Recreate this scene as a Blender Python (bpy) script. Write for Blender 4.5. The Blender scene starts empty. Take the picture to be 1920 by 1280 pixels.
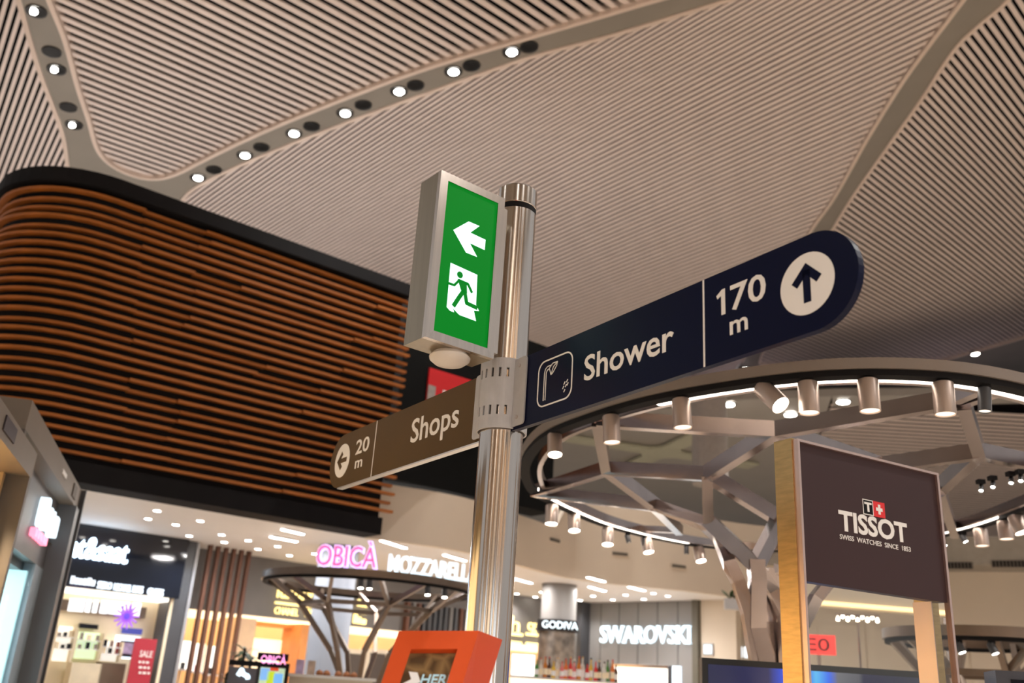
import bpy, bmesh, math, random
from math import sin, cos, tan, radians, degrees, pi, hypot, atan2
from mathutils import Vector, Matrix

random.seed(11)
S = bpy.context.scene
COL = S.collection

# ------------------------------------------------------------------ camera
FPX, PITCH, ROLL = 1741.0, 0.3615, 0.0655        # focal length in pixels of the 1920 frame
EYE = Vector((0, 0, 1.6))
CF = Vector((0, cos(PITCH), sin(PITCH)))
_r0 = Vector((1, 0, 0)); _u0 = Vector((0, -sin(PITCH), cos(PITCH)))
CR = _r0 * cos(ROLL) + _u0 * sin(ROLL)
CU = -_r0 * sin(ROLL) + _u0 * cos(ROLL)
cam = bpy.data.cameras.new('camera')
cam.sensor_width = 36; cam.lens = FPX / 1920 * 36
cam.clip_start = 0.05; cam.clip_end = 400
cam.dof.use_dof = True; cam.dof.focus_distance = 2.85; cam.dof.aperture_fstop = 3.0
camo = bpy.data.objects.new('camera', cam); COL.objects.link(camo)
m3 = Matrix((CR, CU, -CF)).transposed()
camo.matrix_world = Matrix.Translation(EYE) @ m3.to_4x4()
S.camera = camo

# ------------------------------------------------------------------ world, exposure
W = bpy.data.worlds.new('hall_ambient'); S.world = W; W.use_nodes = True
WORLD_STRENGTH = 0.42
bg = W.node_tree.nodes['Background']
bg.inputs[0].default_value = (1.0, 0.965, 0.935, 1); bg.inputs[1].default_value = WORLD_STRENGTH
S.view_settings.view_transform = 'Standard'; S.view_settings.look = 'None'
S.view_settings.gamma = 1; S.view_settings.use_curve_mapping = False
S.view_settings.exposure = 0.0
DOWNLIGHT_W = 900.0; OVERHEAD_W = 3000.0

# ------------------------------------------------------------------ survey helpers
def ray(px, py):
    return CF + CR * ((px - 960) / FPX) + CU * ((640 - py) / FPX)
def onz(px, py, z):
    d = ray(px, py); return EYE + d * ((z - EYE.z) / d.z)
def atd(px, py, dist):                            # point at a horizontal distance
    d = ray(px, py); return EYE + d * (dist / hypot(d.x, d.y))
Z0, GX, GY = 11.0, 0.1262, 0.0376                 # the slatted ceiling's gentle slope
CN = Vector((-GX, -GY, 1))
def cz(x, y): return Z0 + GX * x + GY * y
def cpt(px, py, dz=0.0):
    d = ray(px, py); t = (Vector((0, 0, Z0 + dz)) - EYE).dot(CN) / d.dot(CN)
    return EYE + d * t
def azdir(a): a = radians(a); return Vector((sin(a), cos(a), 0))
def frame(o, a):                                  # x along azimuth a, y away from the viewer's side, z up
    x = azdir(a); y = Vector((-x.y, x.x, 0)); o = Vector(o)
    return Matrix(((x.x, y.x, 0, o.x), (x.y, y.y, 0, o.y), (0, 0, 1, o.z), (0, 0, 0, 1)))
def wl(T, px, py):                                # pixel -> (x, z) on the plane y = 0 of a frame
    o = T.translation; n = Vector((T[0][1], T[1][1], 0)); d = ray(px, py)
    P = EYE + d * ((o - EYE).dot(n) / d.dot(n)); L = T.inverted() @ P
    return L.x, L.z
def spline(pts, n=6):                             # Catmull-Rom through points (tuples or vectors)
    pts = [Vector(p) for p in pts]; out = []
    for i in range(len(pts) - 1):
        p0 = pts[max(i - 1, 0)]; p1 = pts[i]; p2 = pts[i + 1]; p3 = pts[min(i + 2, len(pts) - 1)]
        for k in range(n):
            t = k / n
            out.append(0.5 * ((2 * p1) + (p2 - p0) * t + (2 * p0 - 5 * p1 + 4 * p2 - p3) * t * t + (3 * p1 - p0 - 3 * p2 + p3) * t ** 3))
    out.append(pts[-1]); return out

# ------------------------------------------------------------------ materials
MATS = {}
def mat(name, col, rough=0.5, metal=0.0, var=0.06, scale=8.0, emit=0.0, ecol=None, bump=0.0, stretch=(1, 1, 1), trans=0.0, coat=0.0, spec=None):
    if name in MATS: return MATS[name]
    m = bpy.data.materials.new(name); m.use_nodes = True; nt = m.node_tree; b = nt.nodes['Principled BSDF']
    tc = nt.nodes.new('ShaderNodeTexCoord'); mp = nt.nodes.new('ShaderNodeMapping'); mp.inputs['Scale'].default_value = stretch
    nz = nt.nodes.new('ShaderNodeTexNoise'); nz.inputs['Scale'].default_value = scale; nz.inputs['Detail'].default_value = 4
    nt.links.new(tc.outputs['Object'], mp.inputs[0]); nt.links.new(mp.outputs[0], nz.inputs['Vector'])
    rp = nt.nodes.new('ShaderNodeValToRGB')
    lo = [max(0, c * (1 - var)) for c in col]; hi = [min(1, c * (1 + var)) for c in col]
    rp.color_ramp.elements[0].position = 0.3; rp.color_ramp.elements[1].position = 0.7
    rp.color_ramp.elements[0].color = (*lo, 1); rp.color_ramp.elements[1].color = (*hi, 1)
    nt.links.new(nz.outputs['Fac'], rp.inputs[0]); nt.links.new(rp.outputs[0], b.inputs['Base Color'])
    b.inputs['Roughness'].default_value = rough; b.inputs['Metallic'].default_value = metal
    if spec is not None: b.inputs['Specular IOR Level'].default_value = spec
    if coat: b.inputs['Coat Weight'].default_value = coat
    if trans: b.inputs['Transmission Weight'].default_value = trans; b.inputs['IOR'].default_value = 1.45
    if emit:
        b.inputs['Emission Color'].default_value = (*(ecol or col), 1); b.inputs['Emission Strength'].default_value = emit
    if bump:
        bp = nt.nodes.new('ShaderNodeBump'); bp.inputs['Strength'].default_value = bump; bp.inputs['Distance'].default_value = 0.01
        nt.links.new(nz.outputs['Fac'], bp.inputs['Height']); nt.links.new(bp.outputs[0], b.inputs['Normal'])
    MATS[name] = m; return m
def srgb(r, g, b):
    f = lambda c: (c / 255 / 12.92) if c / 255 <= 0.04045 else ((c / 255 + 0.055) / 1.055) ** 2.4
    return (f(r), f(g), f(b))
def glow(name, rgb, s): return mat(name, rgb, 0.5, 0, 0.03, 3, emit=s)
def glass_mat(name, tint, fac=0.12, rough=0.02):  # a thin pane: mostly see-through with a clear reflection
    if name in MATS: return MATS[name]
    m = bpy.data.materials.new(name); m.use_nodes = True; nt = m.node_tree; nt.nodes.clear()
    o = nt.nodes.new('ShaderNodeOutputMaterial'); t = nt.nodes.new('ShaderNodeBsdfTransparent'); g = nt.nodes.new('ShaderNodeBsdfGlossy')
    nz = nt.nodes.new('ShaderNodeTexNoise'); nz.inputs['Scale'].default_value = 3; ad = nt.nodes.new('ShaderNodeMapRange'); ad.inputs[3].default_value = fac * 0.9; ad.inputs[4].default_value = fac * 1.1
    mx = nt.nodes.new('ShaderNodeMixShader'); t.inputs[0].default_value = (*tint, 1); g.inputs['Roughness'].default_value = rough
    nt.links.new(nz.outputs[0], ad.inputs[0]); nt.links.new(ad.outputs[0], mx.inputs[0])
    nt.links.new(t.outputs[0], mx.inputs[1]); nt.links.new(g.outputs[0], mx.inputs[2]); nt.links.new(mx.outputs[0], o.inputs[0])
    MATS[name] = m; return m
MSLAT = mat('pale_slat_paint', srgb(222, 206, 198), 0.55, 0, 0.04, 2)
MBAND = mat('seam_panel_paint', srgb(138, 130, 120), 0.45, 0, 0.05, 1.2)
MLIP = mat('seam_lip_paint', srgb(214, 194, 180), 0.5, 0, 0.03, 2)
MVOID = mat('ceiling_void_black', (0.005, 0.004, 0.005), 0.9, 0, 0.2, 2, spec=0.05)
MWOOD = mat('orange_timber', srgb(164, 94, 32), 0.55, 0, 0.22, 5, stretch=(1, 1, 14))
MBLACK = mat('matt_black', (0.009, 0.008, 0.009), 0.75, 0, 0.15, 3, spec=0.15)
MSTEEL = mat('brushed_steel', (0.74, 0.65, 0.58), 0.2, 1.0, 0.06, 60, stretch=(1, 1, 0.03))
MSTEELP = mat('pole_steel', (0.72, 0.66, 0.61), 0.16, 1.0, 0.05, 60, stretch=(1, 1, 0.02))
MGREY = mat('grey_bracket_metal', srgb(176, 174, 176), 0.42, 0.15, 0.04, 30)
MWHITE = mat('white_vinyl', srgb(232, 228, 226), 0.55, 0, 0.02, 4)
MNAVY = mat('navy_sign_enamel', srgb(9, 13, 42), 0.32, 0, 0.05, 3, spec=0.12)
MBROWN = mat('olive_brown_sign_enamel', srgb(84, 62, 24), 0.4, 0, 0.05, 3, spec=0.15)
MEDGE = mat('sign_edge_aluminium', (0.75, 0.72, 0.7), 0.3, 0.9, 0.04, 20)
MLAMP = glow('lamp_white', (1.0, 0.95, 0.86), 30)
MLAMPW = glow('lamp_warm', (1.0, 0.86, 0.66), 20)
MSILV = mat('satin_truss_metal', srgb(178, 166, 164), 0.22, 1.0, 0.08, 6)
MTRACK = mat('spotlight_aluminium', srgb(190, 172, 162), 0.38, 0.6, 0.05, 12)

# ------------------------------------------------------------------ mesh helpers
WO = {}                                           # world origin of every object (no parent is rotated)
def tag(o, label=None, cat=None, group=None, kind=None):
    if label: o['label'] = label
    if cat: o['category'] = cat
    if group: o['group'] = group
    if kind: o['kind'] = kind
    return o
def thing(name, loc, label, cat, group=None, kind=None):
    o = bpy.data.objects.new(name, None); COL.objects.link(o); o.location = loc; o.empty_display_size = 0.1
    WO[o] = Vector(loc); return tag(o, label, cat, group, kind)
def put(o, world, parent):
    WO[o] = Vector(world); o.location = WO[o] - (WO[parent] if parent else Vector((0, 0, 0)))
    if parent: o.parent = parent
class MB:
    def __init__(s, T=None): s.v = []; s.f = []; s.T = T or Matrix()
    def add(s, vs, fs):
        n = len(s.v); s.v += [s.T @ Vector(v) for v in vs]; s.f += [[i + n for i in f] for f in fs]; return s
    def box(s, x0, x1, y0, y1, z0, z1):
        return s.add([(x0, y0, z0), (x1, y0, z0), (x1, y1, z0), (x0, y1, z0), (x0, y0, z1), (x1, y0, z1), (x1, y1, z1), (x0, y1, z1)],
                     [(3, 2, 1, 0), (4, 5, 6, 7), (0, 1, 5, 4), (1, 2, 6, 5), (2, 3, 7, 6), (3, 0, 4, 7)])
    def prism(s, pts, ext):                       # polygon (3-D points) extruded along ext
        n = len(pts); pts = [Vector(p) for p in pts]; e = Vector(ext)
        return s.add(pts + [p + e for p in pts], [list(range(n))[::-1], list(range(n, 2 * n))] + [(i, (i + 1) % n, n + (i + 1) % n, n + i) for i in range(n)])
    def plate(s, xz, y0, y1):                     # outline in the frame's x-z plane
        return s.prism([(x, y0, z) for x, z in xz], (0, y1 - y0, 0))
    def tube(s, path, r, n=10, caps=True, r1=None):
        path = [Vector(p) for p in path]; N = len(path); vs = []; fs = []
        up = Vector((0, 0, 1)); t0 = (path[1] - path[0]).normalized()
        if abs(t0.z) > 0.95: up = Vector((1, 0, 0))
        for i, p in enumerate(path):
            t = (path[min(i + 1, N - 1)] - path[max(i - 1, 0)]).normalized()
            a = t.cross(up).normalized(); b = a.cross(t).normalized()
            rr = r if r1 is None else r + (r1 - r) * i / (N - 1)
            for k in range(n):
                q = 2 * pi * k / n; vs.append(p + a * cos(q) * rr + b * sin(q) * rr)
        for i in range(N - 1):
            for k in range(n): fs.append((i * n + k, i * n + (k + 1) % n, (i + 1) * n + (k + 1) % n, (i + 1) * n + k))
        if caps: fs += [list(range(n))[::-1], [(N - 1) * n + k for k in range(n)]]
        return s.add(vs, fs)
    def lathe(s, prof, n=24, axis=None, o=(0, 0, 0)):   # profile (r, h) about an axis through o
        ax = Vector(axis or (0, 0, 1)).normalized(); up = Vector((0, 0, 1)) if abs(ax.z) < 0.9 else Vector((1, 0, 0))
        a = ax.cross(up).normalized(); b = ax.cross(a).normalized(); o = Vector(o); vs = []; fs = []
        for r, h in prof:
            for k in range(n): q = 2 * pi * k / n; vs.append(o + ax * h + a * (cos(q) * r) + b * (sin(q) * r))
        for i in range(len(prof) - 1):
            for k in range(n): fs.append((i * n + k, i * n + (k + 1) % n, (i + 1) * n + (k + 1) % n, (i + 1) * n + k))
        if prof[0][0] > 1e-6: fs.append(list(range(n))[::-1])
        if prof[-1][0] > 1e-6: fs.append([(len(prof) - 1) * n + k for k in range(n)])
        return s.add(vs, fs)
    def beam(s, p, q, w, h, up=(0, 0, 1)):
        p = Vector(p); q = Vector(q); t = (q - p).normalized(); u = Vector(up)
        a = t.cross(u).normalized() * (w / 2); b = a.cross(t).normalized() * (h / 2)
        vs = [p - a - b, p + a - b, p + a + b, p - a + b, q - a - b, q + a - b, q + a + b, q - a + b]
        return s.add(vs, [(3, 2, 1, 0), (4, 5, 6, 7), (0, 1, 5, 4), (1, 2, 6, 5), (2, 3, 7, 6), (3, 0, 4, 7)])
    def sweep(s, loops, closed=False):            # rectangle loops (4 points each) joined into a bar
        n = len(loops[0]); vs = [v for l in loops for v in l]; N = len(loops); fs = []
        for i in range(N if closed else N - 1):
            j = (i + 1) % N
            for k in range(n): fs.append((i * n + k, i * n + (k + 1) % n, j * n + (k + 1) % n, j * n + k))
        if not closed: fs += [list(range(n))[::-1], [(N - 1) * n + k for k in range(n)]]
        return s.add(vs, fs)
    def stroke(s, pts, w, y0, y1):                # thick flat polyline in the frame's x-z plane
        for i in range(len(pts) - 1):
            (x0, z0), (x1, z1) = pts[i], pts[i + 1]; L = hypot(x1 - x0, z1 - z0); nx, nz = -(z1 - z0) / L * w / 2, (x1 - x0) / L * w / 2
            s.plate([(x0 + nx, z0 + nz), (x0 - nx, z0 - nz), (x1 - nx, z1 - nz), (x1 + nx, z1 + nz)], y0, y1)
        for (x, z) in pts[1:-1]: s.disc(x, z, w / 2, y0, y1, 10)
        return s
    def disc(s, x, z, r, y0, y1, n=24, rz=None):
        return s.plate([(x + r * cos(2 * pi * k / n), z + (rz or r) * sin(2 * pi * k / n)) for k in range(n)], y0, y1)
    def build(s, name, m, parent=None, smooth=False, label=None, cat=None, group=None, kind=None, origin=None):
        lo = Vector((min(v.x for v in s.v), min(v.y for v in s.v), min(v.z for v in s.v)))
        hi = Vector((max(v.x for v in s.v), max(v.y for v in s.v), max(v.z for v in s.v)))
        c = Vector(origin) if origin else (lo + hi) / 2
        me = bpy.data.meshes.new(name); me.from_pydata([v - c for v in s.v], [], s.f)
        bm = bmesh.new(); bm.from_mesh(me); bmesh.ops.recalc_face_normals(bm, faces=bm.faces); bm.to_mesh(me); bm.free()
        if smooth:
            for p in me.polygons: p.use_smooth = True
            try: me.set_sharp_from_angle(angle=radians(38))
            except Exception: pass
        me.materials.append(m); o = bpy.data.objects.new(name, me); COL.objects.link(o); put(o, c, parent)
        return tag(o, label, cat, group, kind)
def rrect(x0, x1, z0, z1, r, n=6):
    out = []
    for cx, cz_, a in ((x1 - r, z1 - r, 0), (x0 + r, z1 - r, 90), (x0 + r, z0 + r, 180), (x1 - r, z0 + r, 270)):
        for k in range(n + 1): q = radians(a + 90 * k / n); out.append((cx + r * cos(q), cz_ + r * sin(q)))
    return out
def ring2(outer, inner, mb, y0, y1):              # flat frame between two outlines of equal count
    n = len(outer); vs = [(x, y0, z) for x, z in outer] + [(x, y0, z) for x, z in inner] + [(x, y1, z) for x, z in outer] + [(x, y1, z) for x, z in inner]; fs = []
    for i in range(n):
        j = (i + 1) % n
        fs += [(i, j, n + j, n + i), (2 * n + i, 3 * n + i, 3 * n + j, 2 * n + j), (i, 2 * n + i, 2 * n + j, j), (n + i, n + j, 3 * n + j, 3 * n + i)]
    return mb.add(vs, fs)
_dg = None
def text_islands(s, offset=0.0, shear=0.0):
    """letters of a string as lists of (verts, faces), each one letter, unit: bbox of the whole word"""
    cu = bpy.data.curves.new('lettering', 'FONT'); cu.body = s; cu.offset = offset; cu.shear = shear; cu.resolution_u = 3; cu.fill_mode = 'FRONT'
    o = bpy.data.objects.new('lettering', cu); COL.objects.link(o)
    dg = bpy.context.evaluated_depsgraph_get(); me = bpy.data.meshes.new_from_object(o.evaluated_get(dg))
    V = [(v.co.x, v.co.y) for v in me.vertices]; Fs = [tuple(p.vertices) for p in me.polygons]
    bpy.data.objects.remove(o); bpy.data.curves.remove(cu); bpy.data.meshes.remove(me)
    par = list(range(len(V)))
    def find(a):
        while par[a] != a: par[a] = par[par[a]]; a = par[a]
        return a
    for f in Fs:
        for i in f[1:]: par[find(i)] = find(f[0])
    used = {i for f in Fs for i in f}; isl = {}
    for i in used: isl.setdefault(find(i), []).append(i)
    groups = []
    for k, ids in sorted(isl.items(), key=lambda kv: min(V[i][0] for i in kv[1])):
        a, b = min(V[i][0] for i in ids), max(V[i][0] for i in ids)
        if groups and min(b, groups[-1][1]) - max(a, groups[-1][0]) > 0.5 * min(b - a, groups[-1][1] - groups[-1][0]):
            groups[-1][2].extend(ids); groups[-1][0] = min(a, groups[-1][0]); groups[-1][1] = max(b, groups[-1][1])
        else: groups.append([a, b, list(ids)])
    out = []
    for a, b, ids in groups:
        mp = {i: n for n, i in enumerate(ids)}; st = set(ids)
        out.append(([V[i] for i in ids], [[mp[i] for i in f] for f in Fs if f[0] in st]))
    xs = [V[i][0] for i in used]; zs = [V[i][1] for i in used]
    return out, min(xs), max(xs), min(zs), max(zs)
def lettering(s, T, x0, x1, z0, z1, y0, y1, m, parent, offset=0.0, split=False, name='lettering', slope=0.0, label=None, shear=0.0):
    isl, ax, bx, az_, bz = text_islands(s, offset, shear); kx = (x1 - x0) / (bx - ax); kz = (z1 - z0) / (bz - az_); res = []
    mb = MB(T)
    for V, Fs in isl:
        if split: mb = MB(T)
        P = [(x0 + (x - ax) * kx, z0 + (z - az_) * kz + slope * (x - ax) * kx) for x, z in V]; n = len(P)
        ec = {}
        for f in Fs:
            for i in range(len(f)):
                e = (f[i], f[(i + 1) % len(f)]); k = (min(e), max(e)); ec.setdefault(k, []).append(e)
        fs = [list(f) for f in Fs] + [[i + n for i in f][::-1] for f in Fs]
        for k, es in ec.items():
            if len(es) == 1: a, b = es[0]; fs.append([b, a, a + n, b + n])
        mb.add([(x, y0, z) for x, z in P] + [(x, y1, z) for x, z in P], fs)
        if split: res.append(mb.build('letter', m, parent))
    if not split: res.append(mb.build(name, m, parent, label=label))
    return res
ORD = ['first', 'second', 'third', 'fourth', 'fifth', 'sixth', 'seventh', 'eighth', 'ninth', 'tenth', 'eleventh', 'twelfth', 'thirteenth', 'fourteenth', 'fifteenth', 'sixteenth', 'seventeenth', 'eighteenth', 'nineteenth', 'twentieth']

# ================================================================== FLOOR
fl = MB().box(-60, 60, -40, 80, -0.1, 0).build('floor', mat('polished_stone_floor', srgb(205, 190, 172), 0.25, 0, 0.08, 0.6), kind='structure', label='polished pale stone concourse floor')

# ================================================================== SLATTED CEILING
def bay(poly_px, az, pitch, label, frac=0.56, slat_h=0.03, dz=0.0, smat=None):
    P = [cpt(*q) for q in poly_px]
    back = MB(); back.add([(p.x, p.y, p.z + 0.30) for p in P], [list(range(len(P)))])
    root = back.build('ceiling', MVOID, kind='structure', label=label)
    d = azdir(az); n = Vector((d.y, -d.x, 0)); pl = [(p.dot(d), p.dot(n)) for p in P]
    t = min(q[1] for q in pl) + 0.02; tmax = max(q[1] for q in pl); cnt = 0
    while t < tmax:
        pt = pitch(t) if callable(pitch) else pitch
        xs = []
        for i in range(len(pl)):
            (s0, t0), (s1, t1) = pl[i], pl[(i + 1) % len(pl)]
            if (t0 <= t) != (t1 <= t): xs.append(s0 + (s1 - s0) * (t - t0) / (t1 - t0))
        xs.sort()
        for a, b in zip(xs[::2], xs[1::2]):
            if b - a < 0.05: continue
            p = d * a + n * t; q = d * b + n * t; p.z = cz(p.x, p.y) + 0.03 + slat_h / 2; q.z = cz(q.x, q.y) + 0.03 + slat_h / 2
            MB().beam(p, q, pt * frac, slat_h).build('slat', smat or MSLAT, root); cnt += 1
        t += pt
    return root, cnt
def lerp_tab(t, tab):
    if t <= tab[0][0]: return tab[0][1]
    for (a, p), (b, q) in zip(tab, tab[1:]):
        if t <= b: return p + (q - p) * (t - a) / (b - a)
    return tab[-1][1]
# seam outlines, surveyed on the ceiling
L_left = spline([(-50, -260), (-5, -110), (33, 0), (70, 125), (100, 205), (117, 255), (125, 303), (128, 350)])
L_right = spline([(2, -260), (50, -110), (90, 0), (120, 75), (145, 165), (165, 225), (180, 277), (203, 307), (243, 329), (287, 337), (330, 328), (400, 293), (500, 246), (640, 189), (800, 130), (980, 76), (1130, 32), (1250, -3), (1420, -48), (1600, -90)])
D_low = spline([(335, 400), (345, 372), (372, 350), (420, 325), (500, 290), (640, 235), (790, 180), (985, 112), (1140, 70), (1280, 28), (1390, -5), (1540, -45), (1700, -75)])
R_left = spline([(1890, -110), (1808, 0), (1740.6, 89), (1689, 161), (1627, 261), (1565, 371), (1517, 440), (1450, 560), (1392, 680)])
R_right = spline([(2010, -130), (1892, 0), (1837, 48), (1789, 96), (1727, 189), (1661, 282), (1603, 364), (1558, 437), (1490, 555), (1428, 668), (1440, 686), (1520, 692), (1640, 692), (1740, 683), (1850, 655), (1960, 622), (2150, 560)])
v2 = lambda L: [(p[0], p[1]) for p in L]
L_left, L_right, D_low, R_left, R_right = [[(p.x, p.y) for p in spl] for spl in (L_left, L_right, D_low, R_left, R_right)]
nA = bay(L_right + [(1600, -330), (-60, -330)], 43.9, 0.187, 'pale slatted ceiling bay above the curved seam of downlights', frac=0.54)
nB = bay(D_low + R_left + [(1300, 790), (1000, 760), (700, 690), (300, 560)], -44.4, lambda t: lerp_tab(t, ((8, 0.11), (10, 0.112), (10.8, 0.12), (12, 0.152), (14.7, 0.188), (17, 0.21), (25, 0.25))), 'broad pale slatted ceiling bay in the middle between two seams', frac=0.50)
nC = bay(R_right + [(2350, 480), (2350, -260), (2010, -260)], 43.9, lambda t: lerp_tab(-t, ((4.9, 0.13), (8.1, 0.159), (14, 0.2))), 'pale slatted ceiling bay at the right beyond the long plain seam')
nD = bay(L_left[::-1] + [(-260, -260), (-330, 420), (60, 420)], -34, 0.104, 'small slatted ceiling bay in the top left corner')
def seam(name, poly_px, lips, label):
    P = [cpt(*q, -0.02) for q in poly_px]
    root = MB().prism(P, (0, 0, 0.30)).build(name, MBAND, kind='structure', label=label)
    for lp in lips:
        Q = [cpt(*q, -0.05) for q in lp]; loops = []
        for i, p in enumerate(Q):
            t = (Q[min(i + 1, len(Q) - 1)] - Q[max(i - 1, 0)]).normalized(); a = t.cross(Vector((0, 0, 1))).normalized() * 0.035; u = Vector((0, 0, 0.2))
            loops.append([p - a, p + a, p + a + u, p - a + u])
        MB().sweep(loops).build('lip', MLIP, root)
    return root
seam('trim_1', L_left + [(140, 420), (300, 470)] + D_low + L_right[::-1], [L_left, L_right, D_low], 'grey curved ceiling seam carrying the row of bright downlights')
seam('trim_2', R_left[:] + [(1380, 720), (1395, 760), (1700, 760), (2200, 640)] + R_right[::-1], [R_left, R_right], 'long plain ceiling seam rising to the top right corner')

# ------------------------------------------------------------------ recessed downlights in the seam
def aim(o, d): o.rotation_euler = Vector(d).to_track_quat('-Z', 'Y').to_euler()
def lamp(kind, name, loc, energy, color, direction=(0, 0, -1), **kw):
    l = bpy.data.lights.new(name, kind); l.energy = energy; l.color = color
    for k, v in kw.items(): setattr(l, k, v)
    o = bpy.data.objects.new(name, l); COL.objects.link(o); o.location = loc; aim(o, direction); return o
MCAN = mat('black_lamp_can', (0.012, 0.011, 0.011), 0.35, 0, 0.1, 8)
def downlight(px, py, r, lit, label, tilt=None, group='recessed downlights in the ceiling seam', power=None):
    c = cpt(px, py, -0.03); t = thing('recessed_downlight', c, label, 'downlight', group)
    MB().lathe([(r * 0.86, -0.012), (r, -0.018), (r * 1.02, 0.0), (r * 1.0, 0.09), (r * 0.86, 0.085), (r * 0.86, -0.012)], 22, CN, c).build('trim_ring', MCAN, t, True)
    MB().lathe([(r * 0.86, 0.05), (r * 0.84, 0.08)], 20, CN, c).build('reflector_cup', MCAN, t, True)
    if lit:
        ax = Vector(tilt or (0, 0, 1)).normalized()
        MB().lathe([(0.001, -0.035), (r * 0.5, -0.03), (r * 0.62, -0.008), (r * 0.62, 0.02)], 18, ax, c + (Vector((0, 0, 0)) if not tilt else Vector((-r * 0.38, -r * 0.2, 0.01)))).build('lens', MLAMP, t, True)
        lamp('SPOT', 'downlight_lamp', c + Vector((0, 0, -0.12)), power or DOWNLIGHT_W, (1, 0.965, 0.92), (0, 0, -1), spot_size=radians(110), spot_blend=0.7, shadow_soft_size=0.08)
    else:
        MB().lathe([(0.001, 0.0), (r * 0.5, 0.01), (r * 0.8, 0.045)], 18, CN, c).build('lens', mat('dark_lens', (0.03, 0.03, 0.032), 0.25, 0, 0.1, 10), t, True)
lit_d = [(371, 333), (459, 291), (551, 250), (647, 212), (748, 171), (850, 134), (959, 97)]
off_d = [(401, 318), (490, 276), (584, 237), (681, 197), (779, 160), (884, 123), (992, 88)]
for i, (q, u) in enumerate(zip(lit_d, off_d)):
    downlight(*q, 0.15, True, 'bright round downlight, %s from the wooden block along the curved seam' % ORD[i])
    downlight(*u, 0.15, False, 'unlit dark downlight beside the %s bright one along the curved seam' % ORD[i])
for q, l in (((68, 21), 'topmost'), ((106, 130), 'middle'), ((139, 234), 'lowest')):
    downlight(*q, 0.145, True, '%s tilted lit downlight in the seam at the top left' % l, tilt=(0.5, 0.35, 1))
for q, l in (((97, 97), 'upper'), ((128, 201), 'lower')):
    downlight(*q, 0.14, False, '%s unlit downlight in the seam at the top left' % l)
for q, l in (((1396, 691), 'just under the navy sign'), ((1765, 681), 'left one of the pair above the ring canopy'), ((1828, 663), 'right one of the pair above the ring canopy')):
    downlight(*q, 0.24, True, 'small far bright downlight, ' + l, group='far downlights', power=12000)

# ================================================================== TIMBER-CLAD BLOCK
PR = Vector((-1.66, 13.28, 0)); WAZ = 52.0; WLEN = 4.4; WR = 1.15
wd = azdir(WAZ); wn = azdir(WAZ + 90)                       # wn points to the concourse
WC = PR - wd * WLEN - wn * WR                               # centre of the rounded corner
WARC = WR * pi / 2
def wpath(s, off=0.0):
    if s <= WLEN: return PR - wd * s + wn * off
    if s <= WLEN + WARC:
        a = (s - WLEN) / WR; return WC + (wn * cos(a) - wd * sin(a)) * (WR + off)
    return WC - wd * (WR + off) - wn * (s - WLEN - WARC)
def wloop(s, o0, o1, z0, z1):
    a, b = wpath(s, o0), wpath(s, o1); return [Vector((a.x, a.y, z0)), Vector((b.x, b.y, z0)), Vector((b.x, b.y, z1)), Vector((a.x, a.y, z1))]
def wsweep(s0, s1, o0, o1, z0, z1, step=0.16):
    if s1 <= WLEN: ss = [s0, s1]
    else:
        ss = [s0]; x = max(s0, WLEN)
        while x < s1 - 1e-4: ss.append(x); x += step
        ss.append(s1); ss = sorted(set(round(v, 4) for v in ss))
    return MB().sweep([wloop(s, o0, o1, z0, z1) for s in ss])
WT, WB = 7.35, 3.60
SMAX = WLEN + WARC + 2.2
blk = thing('timber_clad_block', PR - wd * 2.5, 'big suspended block clad in horizontal orange timber slats with a rounded corner', 'wall cladding')
wsweep(0.0, SMAX, -0.45, -0.14, WB, WT - 0.05).build('backing_wall', MBLACK, blk)
wsweep(-0.05, SMAX, -0.5, 0.05, WT - 0.10, WT + 0.09).build('top_cap', MBLACK, blk)
wsweep(0.0, SMAX, -0.5, -0.02, WB - 0.02, WB + 0.22).build('bottom_band', MBLACK, blk)
NS = 27; z = WB + 0.30; dzp = (WT - 0.20 - z) / (NS - 1)
for i in range(NS):
    zz = z + dzp * i; s = -0.12 + random.choice((0, 0, 0.03)); off = random.choice((0.0, 0.0, 0.05))
    cuts = [0.9 + random.uniform(-0.5, 0.9), 2.3 + random.uniform(-0.4, 0.4), 3.2 + random.uniform(-0.1, 0.1), 4.05 - (NS - 1 - i) * 0.014, SMAX]
    if random.random() < 0.4: cuts.pop(1)
    for c in cuts:
        wsweep(s, c, off - 0.085, off, zz, zz + 0.036).build('slat', MWOOD, blk)
        s = c; off = random.choice((0.0, 0.0, 0.0, -0.05, 0.0, -0.03))
# plain dark wall that carries on behind the sign post
dk = wsweep(-3.35, -0.16, -0.75, -0.22, 4.45, WT).build('wall_dark', mat('charcoal_wall', (0.006, 0.006, 0.006), 0.7, 0, 0.1, 2, spec=0.08), kind='structure', label='plain black wall beside the timber block, behind the sign post')
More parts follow.
